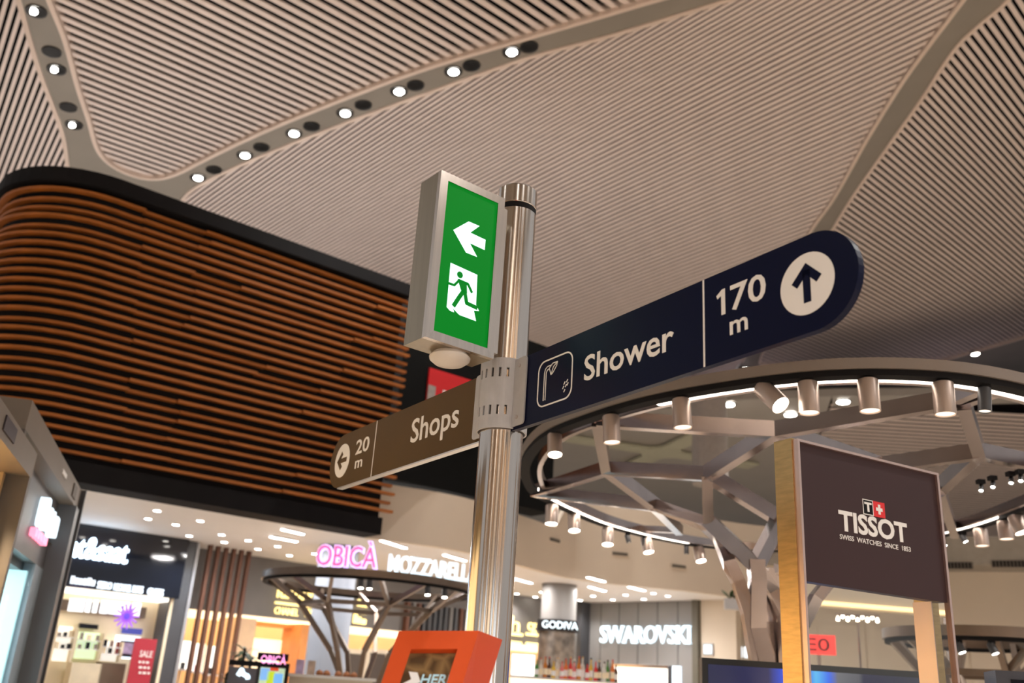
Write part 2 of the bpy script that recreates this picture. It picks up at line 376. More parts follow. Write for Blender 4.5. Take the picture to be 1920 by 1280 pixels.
#MB().add([wpath(-0.0, 0.02) + Vector((0, 0, 3.62)), wpath(-0.2, 0.02) + Vector((0, 0, 3.66)), wpath(-0.2, -0.1) + Vector((0, 0, 3.66)), wpath(0, -0.1) + Vector((0, 0, 3.62))], [(0, 1, 2, 3)])
TP = frame(wpath(-0.2, -0.2), WAZ)                          # face of the dark wall
pst = thing('poster', TP @ Vector((0.9, -0.02, 4.6)), 'red poster with pale shapes on the black wall, left of the sign post', 'poster')
px0, pz0 = wl(TP, 803, 690); px1, _ = wl(TP, 892, 720)
MB(TP).box(px0, px1, -0.05, -0.01, pz0 - 0.95, pz0).build('red_sheet', mat('red_print', srgb(196, 24, 30), 0.5, 0, 0.05, 4), pst)
MB(TP).box(px0, px0 + 0.14, -0.056, -0.05, pz0 - 0.95, pz0 - 0.28).build('grey_figure', mat('grey_print', srgb(150, 140, 136), 0.5, 0, 0.3, 12), pst)
MB(TP).plate([(px0 + 0.28, pz0 - 0.6), (px0 + 0.34, pz0 - 0.6), (px0 + 0.34, pz0 - 0.3), (px0 + 0.28, pz0 - 0.3)], -0.056, -0.05).build('pale_mark', MWHITE, pst)
MB(TP).plate([(px0 + 0.38, pz0 - 0.3), (px0 + 0.62, pz0 - 0.32), (px0 + 0.5, pz0 - 0.6), (px0 + 0.44, pz0 - 0.6), (px0 + 0.52, pz0 - 0.36), (px0 + 0.38, pz0 - 0.36)], -0.056, -0.05).build('pale_mark', mat('cream_print', srgb(230, 190, 140), 0.5), pst)

# ================================================================== SIGN POST
PX, PY, PRAD = -0.0144, 2.8, 0.068
post = thing('sign_post', (PX, PY, 0), 'shiny steel sign post standing behind the orange kiosk', 'sign post')
def flute(z0, z1, r, depth=0.018, n=96):
    vs = []; fs = []
    for z_ in (z0, z1):
        for k in range(n):
            q = 2 * pi * k / n; rr = r * (1 - depth * max(0, cos(10 * q)) ** 6); vs.append((PX + rr * cos(q), PY + rr * sin(q), z_))
    for k in range(n): fs.append((k, (k + 1) % n, n + (k + 1) % n, n + k))
    fs += [list(range(n))[::-1], list(range(n, 2 * n))]
    return MB().add(vs, fs)
flute(0, 3.115, PRAD).build('pole', MSTEELP, post, True)
MB().lathe([(PRAD * 0.985, 3.115), (PRAD * 0.985, 3.135)], 48, o=(PX, PY, 0)).build('rubber_band', MBLACK, post, True)
MB().lathe([(PRAD * 0.95, 3.135), (PRAD * 1.0, 3.138), (PRAD * 1.0, 3.20), (PRAD * 0.93, 3.206)], 48, o=(PX, PY, 0)).build('cap', MSTEELP, post, True)
MB().lathe([(0.2, 0), (0.2, 0.012), (0.19, 0.015)], 40, o=(PX, PY, 0)).build('base_plate', MSTEEL, post, True)

# arms: one frame for both, x runs from the far tip to the near tip
TA = frame((PX, PY, 0), 147.02)
ZB, ZT = 2.345, 2.571; ZM = (ZB + ZT) / 2; AR = (ZT - ZB) / 2
def arm_outline(x_in, x_tip, n=20):
    sg = 1 if x_tip > x_in else -1; cx = x_tip - sg * AR; out = [(x_in, ZB), (cx, ZB)]
    out += [(cx + sg * AR * cos(a), ZM + AR * sin(a)) for a in [(-pi / 2 + pi * k / n) for k in range(1, n)]]
    return out + [(cx, ZT), (x_in, ZT)]
YF = -0.009
sh = thing('direction_sign', TA @ Vector((0.7, 0, ZB)), 'long navy blue sign arm with white lettering and an upward arrow', 'sign')
MB(TA).plate(arm_outline(0.072, 1.313), YF, 0.009).build('panel', MNAVY, sh)
YL = YF - 0.0012
lettering('Shower', TA, 0.420, 0.776, 2.418, 2.493, YL, YF, MWHITE, sh, offset=0.012)
lettering('70', TA, 0.966, 1.072, 2.460, 2.526, YL, YF, MWHITE, sh, offset=0.012)
b = MB(TA); b.plate([(0.937, 2.460), (0.949, 2.460), (0.949, 2.525), (0.940, 2.525), (0.922, 2.513), (0.925, 2.504), (0.937, 2.510)], YL, YF); b.build('lettering', MWHITE, sh)
lettering('m', TA, 0.962, 1.016, 2.402, 2.435, YL, YF, MWHITE, sh, offset=0.012)
MB(TA).box(0.877, 0.882, YL, YF, ZB + 0.001, ZT - 0.001).build('divider_line', MWHITE, sh)
MB(TA).disc(1.184, ZM, 0.071, YL, YF, 40).build('arrow_disc', MWHITE, sh)
def arrow(T, cx, cz_, r, ang, y0, y1, m, parent):
    ca, sa = cos(ang), sin(ang); R = lambda x, y: (cx + x * ca - y * sa, cz_ + x * sa + y * ca)
    b = MB(T); w = 0.27 * r
    b.plate([R(-w / 2 * 1.0, -0.62 * r), R(w / 2, -0.62 * r), R(w / 2, 0.45 * r), R(-w / 2, 0.45 * r)], y0, y1)
    for s_ in (-1, 1):
        b.plate([R(0, 0.68 * r), R(0, 0.68 * r - w * 1.42), R(s_ * 0.36 * r, 0.68 * r - w * 1.42 - 0.36 * r), R(s_ * 0.36 * r + s_ * w * 0.72, 0.68 * r - w * 0.72 - 0.36 * r)], y0, y1)
    return b.build('arrow', m, parent)
arrow(TA, 1.184, ZM, 0.071, 0, YL - 0.0008, YL, MNAVY, sh)
# shower icon
ic = MB(TA); o1 = rrect(0.197, 0.366, 2.386, 2.530, 0.032, 7); i1 = rrect(0.2015, 0.3615, 2.3905, 2.5255, 0.028, 7); ring2(o1, i1, ic, YL, YF)
icon = ic.build('icon_frame', MWHITE, sh)
b = MB(TA)
b.stroke([(0.229, 2.405), (0.229, 2.490), (0.233, 2.502), (0.243, 2.508), (0.262, 2.508)], 0.003, YL, YF)
b.stroke([(0.238, 2.405), (0.238, 2.488), (0.242, 2.496), (0.250, 2.499)], 0.003, YL, YF)
b.build('shower_pipe', MWHITE, icon)
b = MB(TA)
b.stroke([(0.252, 2.500), (0.268, 2.512), (0.292, 2.512), (0.288, 2.500), (0.271, 2.482), (0.262, 2.478), (0.258, 2.488), (0.252, 2.500)], 0.003, YL, YF)
b.stroke([(0.262, 2.478), (0.272, 2.500), (0.292, 2.512)], 0.0025, YL, YF)
b.build('shower_head', MWHITE, icon)
for x_, z_ in ((0.330, 2.436), (0.342, 2.440), (0.325, 2.424), (0.337, 2.427), (0.331, 2.413), (0.345, 2.430)):
    MB(TA).stroke([(x_ - 0.003, z_ - 0.004), (x_ + 0.003, z_ + 0.004)], 0.003, YL, YF).build('water_drop', MWHITE, icon)

sp = thing('direction_sign', TA @ Vector((-0.7, 0, ZB)), 'olive brown sign arm with white lettering and a left arrow', 'sign')
MB(TA).plate(arm_outline(-0.072, -1.313), YF, 0.009).build('panel', MBROWN, sp)
e = MB(TA); e.box(-1.2, -0.072, YF - 0.003, 0.012, ZB - 0.005, ZB); e.build('edge_strip', MEDGE, sp)
lettering('Shops', TA, -0.592, -0.255, 2.395, 2.513, YL, YF, MWHITE, sp, offset=0.012)
lettering('20', TA, -1.066, -0.944, 2.460, 2.521, YL, YF, MWHITE, sp, offset=0.012)
lettering('m', TA, -1.056, -0.990, 2.402, 2.434, YL, YF, MWHITE, sp, offset=0.012)
MB(TA).box(-0.896, -0.891, YL, YF, ZB + 0.001, ZT - 0.001).build('divider_line', MWHITE, sp)
MB(TA).disc(-1.19, ZM, 0.071, YL, YF, 40).build('arrow_disc', MWHITE, sp)
arrow(TA, -1.19, ZM, 0.071, pi / 2, YL - 0.0008, YL, MBROWN, sp)

# clamp
CZ0, CZ1 = 2.350, 2.575
cl = thing('pole_clamp', (PX, PY, CZ0), 'grey slotted clamp holding both sign arms to the steel post', 'clamp')
TC = frame((PX, PY, 0), 147.02); b = MB(TC); n = 60; ro, ri = 0.079, 0.074
bands = [(CZ0, CZ0 + 0.042), (CZ0 + 0.042, CZ0 + 0.072), (CZ0 + 0.072, CZ1 - 0.062), (CZ1 - 0.062, CZ1 - 0.032), (CZ1 - 0.032, CZ1)]
for bi, (z0_, z1_) in enumerate(bands):
    for k in range(n):
        a0, a1 = 2 * pi * k / n, 2 * pi * (k + 1) / n
        if bi in (1, 3) and k % 3 == 1: continue
        vs = [(r_ * cos(a), r_ * sin(a), z_) for z_ in (z0_, z1_) for a in (a0, a1) for r_ in (ro, ri)]
        b.add(vs, [(0, 2, 6, 4), (1, 5, 7, 3), (0, 1, 3, 2), (4, 6, 7, 5), (0, 4, 5, 1), (2, 3, 7, 6)])
b.build('slotted_sleeve', MGREY, cl)
for sx, nm in ((1, 1), (-1, 2)):
    for sy in (-1, 1):
        y0_, y1_ = (-0.016, -0.011) if sy < 0 else (0.011, 0.016)
        x0_, x1_ = (0.070, 0.140) if sx > 0 else (-0.150, -0.070)
        fl_ = MB(TC).plate(rrect(x0_, x1_, CZ0 + 0.004, CZ1 - 0.004, 0.012, 4), y0_, y1_).build('flange', MGREY, cl)
        for zq in (CZ0 + 0.03, CZ1 - 0.03):
            yb = y0_ - 0.004 if sy < 0 else y1_
            MB(TC).disc((x0_ + x1_) / 2, zq, 0.006, yb, yb + 0.004, 10).build('bolt', MSTEEL, fl_)

# ------------------------------------------------------------------ exit sign
EK = 0.925                                                   # the box hangs just in front of the post
TE = frame((-0.2717 * EK, 2.6853 * EK, 0), 52.34)
EW, ED, EZ0, EZ1 = 0.270 * EK, 0.118 * EK, 1.6 + 1.012 * EK, 1.6 + 1.605 * EK
ex = thing('exit_sign', TE @ Vector((EW / 2, ED / 2, EZ0)), 'lit green emergency exit sign in a steel box on the post', 'exit sign')
b = MB(TE); b.box(0, EW, 0.014, ED, EZ0, EZ1); b.build('housing', mat('exit_box_steel', (0.42, 0.36, 0.28), 0.3, 1.0, 0.06, 50, stretch=(1, 1, 0.04)), ex)
fo = [(0, EZ0), (EW, EZ0), (EW, EZ1), (0, EZ1)]; fi = [(0.028, EZ0 + 0.027), (EW - 0.026, EZ0 + 0.027), (EW - 0.026, EZ1 - 0.027), (0.028, EZ1 - 0.027)]
for k in range(4):                                           # four mitred frame bars
    j = (k + 1) % 4
    MB(TE).plate([fo[k], fo[j], fi[j], fi[k]], -0.003, 0.0135).build('frame_bar', MSTEEL, ex)
pan = MB(TE).box(0.0275, EW - 0.0255, 0.002, 0.0135, EZ0 + 0.0265, EZ1 - 0.0265).build('green_panel', mat('exit_green', (0.0, 0.05, 0.006), 0.4, 0, 0.04, 3, emit=0.8, ecol=(0.0, 0.235, 0.014), spec=0.08), ex)
MEXW = mat('exit_white', (0.6, 0.8, 0.75), 0.3, 0, 0.02, 3, emit=0.95, ecol=(0.72, 1.0, 0.96))
MEXG = MATS['exit_green']
MB(TE).plate([(x * EK, 1.6 + (z_ - 1.6) * EK) for x, z_ in ((0.071, 3.01), (0.128, 3.063), (0.174, 3.063), (0.139, 3.025), (0.203, 3.022), (0.203, 2.984), (0.140, 2.987), (0.174, 2.948), (0.129, 2.948))], 0.0005, 0.002).build('arrow', MEXW, pan)
def zc(x, y):                                                # sign survey: crop pixels to the panel
    return wl(TE, 600 + x / 3.2, 300 + y / 3.2)
door = MB(TE).plate([zc(*q) for q in ((785, 615), (945, 688), (937, 868), (955, 905), (924, 903), (937, 965), (838, 928), (797, 886), (806, 912), (782, 903), (762, 880))], 0.0005, 0.002).build('white_door', MEXW, pan)
b = MB(TE); hx, hz = zc(840, 688); b.disc(hx, hz, 0.0105, -0.0006, 0.0005, 20)
b.stroke([zc(770, 738), zc(806, 750), zc(834, 722)], 0.0075, -0.0006, 0.0005)
b.stroke([zc(832, 720), zc(888, 744), zc(912, 796)], 0.0085, -0.0006, 0.0005)
b.plate([zc(826, 712), zc(880, 735), zc(882, 800), zc(850, 792)], -0.0006, 0.0005)
b.stroke([zc(866, 780), zc(838, 818), zc(800, 876)], 0.0135, -0.0006, 0.0005)
b.stroke([zc(868, 785), zc(880, 858), zc(944, 888)], 0.0125, -0.0006, 0.0005)
b.build('running_figure', MEXG, pan)
# detector dome below the box and the bracket to the post
b = MB(); c0 = TE @ Vector((0.135, 0.062, EZ0)); b.lathe([(0.052, 0.0), (0.062, -0.012), (0.060, -0.02), (0.045, -0.032), (0.02, -0.038), (0.001, -0.039)], 32, o=c0)
sm = b.build('detector_dome', mat('white_plastic', srgb(206, 198, 190), 0.45, 0, 0.02, 4), ex, True)
b = MB(TE); b.box(EW, EW + 0.03, 0.02, 0.045, EZ0 + 0.03, EZ1 - 0.02); b.build('bracket', MSTEEL, ex)

# ================================================================== FAR CEILING BEYOND THE SEAM
EZ = 11.0
near_e = [onz(940, 815, EZ), onz(1200, 772, EZ), onz(1400, 748, EZ), onz(1560, 742, EZ), onz(1700, 741, EZ), onz(1950, 735, EZ), onz(2400, 700, EZ)]
far = MB().add([(p.x, p.y, EZ + 0.3) for p in near_e] + [(60, 95, EZ + 0.3), (-8, 95, EZ + 0.3)], [list(range(9))]).build('ceiling', MVOID, kind='structure', label='far slatted ceiling seen through the ring canopy')
MFCP = mat('far_ceiling_paint', srgb(160, 154, 146), 0.5, 0, 0.05, 0.3)
dv = near_e[3]                                               # plain to the left of this point, slatted to the right
MB().prism([(p.x, p.y, EZ) for p in near_e[:4]] + [(dv.x * 2.6, 95, EZ), (-8, 95, EZ)], (0, 0, 0.25)).build('plain_panel', MFCP, far)
loops = []
for p in near_e[3:]:
    r_ = (p - EYE).normalized(); r_.z = 0; loops.append([p, p + r_ * 1.2, p + r_ * 1.2 + Vector((0, 0, 0.25)), p + Vector((0, 0, 0.25))])
MB().sweep(loops).build('edge_panel', MFCP, far)
y_ = dv.y + 1.2
while y_ < 80:
    MB().beam((max(dv.x * (1 + (y_ - dv.y) / (95 - dv.y) * 1.6), 0) + 0.1, y_, EZ + 0.1), (60, y_ - 1.5, EZ + 0.1), 0.24, 0.03).build('slat', MSLAT, far); y_ += 0.45
# pale crossing ribs of the far vault
rb = MB(); c0 = onz(1240, 848, EZ - 0.1)
pts = []
for k in range(4):
    a = k * pi / 2 + 0.3
    pts += [(c0.x + 4.2 * cos(a - 0.10), c0.y + 4.2 * sin(a - 0.10)), (c0.x + 4.2 * cos(a + 0.10), c0.y + 4.2 * sin(a + 0.10))]
    for f_ in (0.55, 0.3, 0.22, 0.3, 0.55):
        pass
    am = a + pi / 4
    pts += [(c0.x + 0.95 * cos(am - 0.35), c0.y + 0.95 * sin(am - 0.35)), (c0.x + 0.8 * cos(am), c0.y + 0.8 * sin(am)), (c0.x + 0.95 * cos(am + 0.35), c0.y + 0.95 * sin(am + 0.35))]
rb.prism([(x, y, EZ - 0.14) for x, y in pts], (0, 0, 0.1)).build('rib_cross', mat('pale_rib_paint', srgb(186, 184, 160), 0.5), far)
cc = atd(1331, 850, 29)
for i, q in enumerate(((1366, 757), (1581, 752), (1482, 776), (1700, 760))):
    c = onz(*q, EZ - 0.03); t = thing('recessed_downlight', c, '%s small far downlight from the left in the ceiling behind the ring canopy' % ORD[i], 'downlight', 'downlights in the far ceiling')
    MB().lathe([(0.2, -0.03), (0.25, -0.02), (0.25, 0.0)], 18, o=c).build('trim_ring', MCAN, t, True); MB().lathe([(0.001, -0.05), (0.19, -0.045), (0.2, 0.0)], 16, o=c).build('lens', MLAMP, t, True)
    lamp('SPOT', 'downlight_lamp', c + Vector((0, 0, -0.2)), 1600, (1, 0.94, 0.88), (0, 0, -1), spot_size=radians(130), spot_blend=0.7, shadow_soft_size=0.1)
tag(MB().lathe([(0.55, 8.0), (0.55, EZ)], 32, o=(cc.x, cc.y, 0)).build('ceiling_drum', mat('drum_paint', srgb(170, 160, 152), 0.5), smooth=True), 'grey round column head under the far ceiling, seen through the ring canopy', 'column')

# ================================================================== SOFFIT, FASCIA, FAR WALLS
SZ = 3.6
MSOF = mat('soffit_white', srgb(226, 222, 220), 0.6, 0, 0.03, 1)
MFAS = mat('fascia_cream', srgb(214, 198, 180), 0.6, 0, 0.03, 1)
fpath = spline([tuple(wpath(-0.05, -0.52))[:2] + (0,), (-0.7, 14.35, 0), (0.30, 15.64, 0), (1.5, 17.15, 0), (3.4, 17.75, 0), (4.7, 18.3, 0), (6.0, 18.6, 0)], 5)
front = [wpath(s_, -0.52) for s_ in (WLEN + WARC + 2.2, WLEN + WARC, WLEN + WARC * 0.75, WLEN + WARC * 0.5, WLEN + WARC * 0.25, WLEN, 2.5)] + fpath
poly = [(p.x, p.y, SZ) for p in front] + [(6.0, 25, SZ), (-14, 25, SZ), (-14, 14, SZ)]
MB().prism(poly, (0, 0, 0.12)).build('ceiling_soffit', MSOF, kind='structure', label='white lowered ceiling with downlights in front of the shops')
loops = []
for i, p in enumerate(fpath):
    t = (fpath[min(i + 1, len(fpath) - 1)] - fpath[max(i - 1, 0)]).normalized(); a = Vector((t.y, -t.x, 0)) * 0.05
    ztop = 4.40 + (0.6 if atan2(p.x, p.y) > radians(3.9) else 0.0)
    loops.append([p + a + Vector((0, 0, SZ - 0.02)), p - a + Vector((0, 0, SZ - 0.02)), p - a + Vector((0, 0, ztop)), p + a + Vector((0, 0, ztop))])
fas = MB().sweep(loops).build('wall_fascia', MFAS, smooth=True, kind='structure', label='curved cream fascia above the shops')
MVENT = mat('vent_dark', srgb(96, 88, 80), 0.6)
for i, (vx, vy) in enumerate(((1034, 1013), (1160, 1039), (1269, 1062))):
    best = min(range(len(fpath) - 1), key=lambda k: abs(atan2(fpath[k].x, fpath[k].y) - atan2(ray(vx, vy).x, ray(vx, vy).y)))
    p = fpath[best]; q = fpath[best + 1]; Tv = frame(p, degrees(atan2(q.x - p.x, q.y - p.y))); vxl, vzl = wl(Tv, vx, vy)
    v = thing('air_vent', Tv @ Vector((vxl, -0.06, vzl)), '%s dark slot air vent from the post on the cream fascia' % ORD[i], 'vent', 'fascia vents')
    MB(Tv).box(vxl - 0.17, vxl + 0.17, -0.075, -0.052, vzl - 0.035, vzl + 0.035).build('frame', MFAS, v)
    MB(Tv).box(vxl - 0.15, vxl + 0.15, -0.08, -0.07, vzl - 0.028, vzl + 0.028).build('grille', MVENT, v)

# soffit lights
MBAR = glow('soffit_tube', (1.0, 0.97, 0.94), 16)
dots = [(295, 956), (278, 971), (330, 982), (376, 975), (355, 1003), (416, 1001), (421, 1015), (466, 1012), (484, 1028), (521, 1023), (543, 1040), (1016, 1109), (1004, 1118), (969, 1112), (1088, 1124), (1112, 1116), (1149, 1123), (1173, 1114), (1207, 1122), (1225, 1111), (1252, 1116), (590, 1037)]
for i, q in enumerate(sorted(dots)):
    c = onz(*q, SZ); left = q[0] < 800
    t = thing('soffit_downlight', c, '%s round soffit downlight from the left, %s' % (ORD[i % 12], 'left of the sign post' if left else 'right of the sign post') if i < 12 else '%s round soffit downlight right of the sign post' % ORD[i - 12], 'downlight', 'round soffit downlights')
    MB().lathe([(0.05, -0.012), (0.075, -0.01), (0.078, 0.0)], 18, o=c).build('trim_ring', MSOF, t, True)
    MB().lathe([(0.001, -0.016), (0.045, -0.016), (0.048, -0.004)], 16, o=c).build('lens', MLAMP, t, True)
    if i % 3 == 0: lamp('SPOT', 'soffit_lamp', c + Vector((0, 0, -0.04)), 60, (0.75, 0.87, 1.0) if q[0] < 500 else (1, 0.95, 0.9), (0, 0, -1), spot_size=radians(130), spot_blend=0.7, shadow_soft_size=0.05)
bars = [((530, 991), (568, 1000)), ((508, 1005), (556, 1014)), ((716, 1012), (760, 1026)), ((773, 1044), (810, 1052)), ((834, 1039), (872, 1050)), ((966, 1084), (996, 1092)), ((1103, 1081), (1133, 1089)), ((1106, 1099), (1134, 1107)), ((1180, 1099), (1208, 1106))]
for i, (p, q) in enumerate(bars):
    a = onz(*p, SZ - 0.012); b_ = onz(*q, SZ - 0.012)
    t = thing('linear_light', (a + b_) / 2, '%s white tube light from the left in the soffit' % ORD[i], 'light', 'soffit tube lights')
    MB().beam(a, b_, 0.10, 0.02).build('housing', MSOF, t)
    MB().beam(a + Vector((0, 0, -0.012)), b_ + Vector((0, 0, -0.012)), 0.07, 0.012).build('diffuser', MBAR, t)
    lamp('AREA', 'tube_lamp', (a + b_) / 2 + Vector((0, 0, -0.04)), 45, (1, 0.96, 0.92), (0, 0, -1), size=0.3)

# shop walls
MGRW = mat('grey_shop_wall', srgb(112, 108, 106), 0.55, 0, 0.12, 1.5)
MSWW = mat('grey_panel_wall', srgb(130, 128, 128), 0.55, 0, 0.04, 1.5)
MCRW = mat('cream_wall', srgb(206, 192, 174), 0.6, 0, 0.03, 1)
MCHAR = mat('charcoal_post', srgb(66, 66, 70), 0.45, 0, 0.06, 3)
def panelwall(name, P, Q, z0, z1, m, label, thick=0.2):
    P = Vector((*P, 0)); Q = Vector((*Q, 0)); T = frame(P, degrees(atan2(Q.x - P.x, Q.y - P.y))); L = (Q - P).length
    o = MB(T).box(0, L, 0, thick, z0, z1).build(name, m, kind='structure', label=label); return T, L, o
# 1. watch shop (black glass fascia, lit interior)
P1 = Vector((-6.9, 13.8, 0)); T1 = frame(P1, 52.0); L1 = (Vector((-5.0, 15.3, 0)) - P1).length
_, zf = wl(T1, 240, 1112)
MGLB = mat('black_glass', (0.008, 0.01, 0.018), 0.06, 0, 0.1, 2, spec=0.6)
MB(T1).box(0, L1, 0, 0.12, zf, SZ).build('wall_watch_shop', MGLB, kind='structure', label='black glass band above the watch shop entrance')
MSIGNW = glow('white_neon', (0.74, 0.90, 1.0), 1.45)
MSIGNB = glow('white_sign_small', (0.80, 0.90, 1.0), 1.6)
sg = thing('shop_sign', T1 @ Vector((1.2, -0.05, 2.9)), 'large white lit script letters on black glass at the left', 'shop sign')
x0, _z = wl(T1, 96, 1040); x1, zb_ = wl(T1, 234, 1064); _, zt_ = wl(T1, 200, 1018)
lettering('saat&saat', T1, x0, x1, zb_ + 0.05, zt_ + 0.05, -0.07, -0.01, glow('blue_white_neon', (0.66, 0.84, 1.0), 5.0), sg, offset=0.01, split=True)
sg = thing('brand_sign_row', T1 @ Vector((1.2, -0.03, zf)), 'row of small white lit brand names under the black glass band', 'shop sign')
for s_, a, b_ in (('SEIKO', 180, 207), ('MICHAEL KORS', 211, 267), ('GUESS', 274, 306)):
    x0, z0_ = wl(T1, a, 1105 + (a - 180) * 0.13); x1, _z = wl(T1, b_, 1105)
    lettering(s_, T1, x0, x1, z0_ + 0.02, z0_ + 0.125, -0.05, -0.01, MSIGNB, sg, offset=0.0, split=True)
x0, z0_ = wl(T1, 130, 1096); x1, _z = wl(T1, 176, 1100); k_ = x0
while k_ < x1:
    MB(T1).box(k_, k_ + 0.045, -0.04, -0.01, z0_ + 0.02, z0_ + 0.10 + 0.03 * random.random()).build('letter', MSIGNB, sg); k_ += 0.06
MINT = mat('shop_interior_cream', srgb(232, 216, 186), 0.6, 0, 0.05, 2)
MINL = glow('shop_lit_ceiling', (1.0, 0.93, 0.80), 2.2)
def room(T, x0, x1, depth, z1, m, name, label, lm=None, lstr=None):
    b = MB(T); b.box(x0, x1, depth, depth + 0.1, 0, z1); o = b.build(name, m, kind='structure', label=label)
    MB(T).box(x0 - 0.05, x0, 0.12, depth, 0, z1).build('side_panel', m, o); MB(T).box(x1, x1 + 0.05, 0.12, depth, 0, z1).build('side_panel', m, o)
    MB(T).box(x0, x1, 0.15, depth, z1 - 0.05, z1).build('lit_ceiling', lm or MINL, o)
    return o
room(T1, 0.0, L1 - 0.08, 0.6, zf, MINT, 'wall_watch_shop_interior', 'bright cream interior of the watch shop')
TI = T1 @ Matrix.Translation((0, 0.58, 0))
def lb(T, ax, ay, bx, by, y0, y1, name, m, parent=None, **kw):      # box on a frame given two image corners
    x0, z1 = wl(T, ax, ay); x1, z0 = wl(T, bx, by); return MB(T).box(min(x0, x1), max(x0, x1), y0, y1, min(z0, z1), max(z0, z1)).build(name, m, parent, **kw)
t = thing('display_band', TI @ Vector((1, 0, 2)), 'brown band with white upright light strips inside the watch shop', 'display')
lb(TI, 110, 1122, 270, 1158, -0.05, 0.0, 'band', mat('brown_band', srgb(92, 76, 66), 0.5), t)
for a in (131, 141, 151, 163, 176, 190, 196, 207, 213, 222, 234, 249, 256):
    lb(TI, a - 1.5, 1121 + (a - 130) * 0.07, a + 1.8, 1146 + (a - 130) * 0.07, -0.08, -0.05, 'light_strip', glow('strip_white', (0.88, 0.92, 1.0), 0.8), t)
for a, b_, c, d, nm, m_, lab in ((147, 1168, 180, 1180, 'brand_plaque', MGLB, 'small dark plaque above the lit watch cabinet'), (228, 1176, 262, 1190, 'brand_plaque', mat('navy_plaque', srgb(50, 54, 120), 0.4, emit=0.4, ecol=srgb(90, 100, 220)), 'blue lit plaque below the purple flower')):
    tag(lb(TI, a, b_, c, d, -0.09, -0.02, nm, m_), lab, 'plaque')
def cabinet(T, a, b_, c, d, label, tint):
    x0, z1 = wl(T, a, b_); x1, z0 = wl(T, c, d); t = thing('watch_cabinet', T @ Vector(((x0 + x1) / 2, -0.2, z0)), label, 'cabinet', 'watch shop cabinets')
    MB(T).box(x0, x1, -0.10, -0.02, z0, z1).build('back_panel', mat('cab_' + tint[0], tint[1], 0.5, 0, 0.1, 6, emit=0.9), t)
    for k in range(1, 3):
        zz = z0 + (z1 - z0) * k / 3; sh_ = MB(T).box(x0, x1, -0.26, -0.10, zz, zz + 0.015).build('shelf', MWHITE, t)
        for q in range(3):
            xx = x0 + (x1 - x0) * (0.2 + 0.3 * q); MB(T).box(xx - 0.02, xx + 0.03, -0.22, -0.16, zz + 0.015, zz + 0.07 + 0.05 * random.random()).build('watch_stand', random.choice((MGLB, MSTEEL, MINT)), sh_)
    for xx in (x0, x1): MB(T).box(xx - 0.015, xx + 0.015, -0.27, -0.02, z0, z1).build('side', MINT, t)
cabinet(TI, 137, 1183, 176, 1236, 'green tinted lit watch cabinet with shelves inside the watch shop', ('green', srgb(206, 226, 190)))
cabinet(TI, 182, 1200, 214, 1240, 'white lit watch cabinet right of the green tinted one', ('white', srgb(240, 236, 226)))
cabinet(TI, 100, 1172, 122, 1240, 'white lit watch cabinet at the left edge of the watch shop', ('white', srgb(240, 236, 226)))
for i, (a, b_, c, d) in enumerate(((122, 1240, 168, 1290), (176, 1240, 212, 1290))):
    t_ = lb(TI, a, b_, c, d, -0.4, -0.12, 'display_counter', mat('counter_cream', srgb(220, 204, 176), 0.5) if i == 0 else mat('counter_brown', srgb(110, 90, 74), 0.5)); tag(t_, ('pale' if i == 0 else 'brown') + ' display counter at the bottom of the watch shop', 'counter')
t = thing('framed_screen', TI @ Vector((2, 0, 1.6)), 'small lit framed screen beside the red banner in the watch shop', 'screen')
lb(TI, 217, 1190, 254, 1236, -0.05, -0.01, 'glowing_border', MSIGNB, t); lb(TI, 224, 1200, 248, 1232, -0.08, -0.05, 'frame', MGLB, t); lb(TI, 228, 1204, 244, 1226, -0.09, -0.08, 'picture', mat('screen_picture', srgb(150, 130, 160), 0.4, 0, 0.5, 14, emit=0.5), t)
# purple flower hanging in the window
_fx, _fz = wl(T1, 243, 1155); fc = T1 @ Vector((_fx, 0.1, _fz)); fw = thing('flower_ornament', fc, 'round purple flower ornament hanging in the watch shop window', 'ornament')
MPUR = mat('purple_petal', srgb(150, 90, 200), 0.4, 0, 0.2, 8, emit=0.9, ecol=srgb(150, 80, 220))
for k in range(14):
    a = 2 * pi * k / 14; d_ = Vector((cos(a), -0.25, sin(a))); MB().tube([fc, fc + d_ * 0.10, fc + d_ * 0.19], 0.022, 6, r1=0.012).build('petal', MPUR, fw)
MB().lathe([(0.001, -0.05), (0.05, -0.03), (0.06, 0.0), (0.001, 0.04)], 12, (0, 1, 0), fc).build('flower_centre', mat('flower_core', srgb(90, 60, 180), 0.4, emit=0.8, ecol=srgb(110, 80, 255)), fw, True)
# sale banner
T1b = T1 @ Matrix.Translation((0, -0.15, 0)); bn = thing('sale_banner', T1b @ Vector((2.1, 0, 0)), 'red sale banner standing at the right of the watch shop', 'banner')
bx0, bz1 = wl(T1b, 254, 1195); bx1, _z = wl(T1b, 296, 1195)
MB(T1b).box(bx0, bx1, 0, 0.03, 0.1, bz1).build('panel', mat('banner_red', srgb(170, 40, 56), 0.5, 0, 0.04, 3), bn)
MB(T1b).box(bx0 - 0.02, bx1 + 0.02, -0.1, 0.13, 0.0, 0.1).build('foot', MCHAR, bn)
a, z_ = wl(T1b, 261, 1231); b_, _z = wl(T1b, 285, 1231); lettering('SALE', T1b, a, b_, z_, z_ + 0.095, -0.004, 0, MWHITE, bn, offset=0.015)
for yy in (1241, 1251, 1261):
    a, z_ = wl(T1b, 260, yy); b_, _z = wl(T1b, 281, yy); k_ = a
    while k_ < b_ - 0.03: w_ = random.uniform(0.03, 0.06); MB(T1b).box(k_, min(k_ + w_, b_), -0.004, 0, z_ - 0.012, z_ + 0.02).build('small_print', MWHITE, bn); k_ += w_ + 0.02
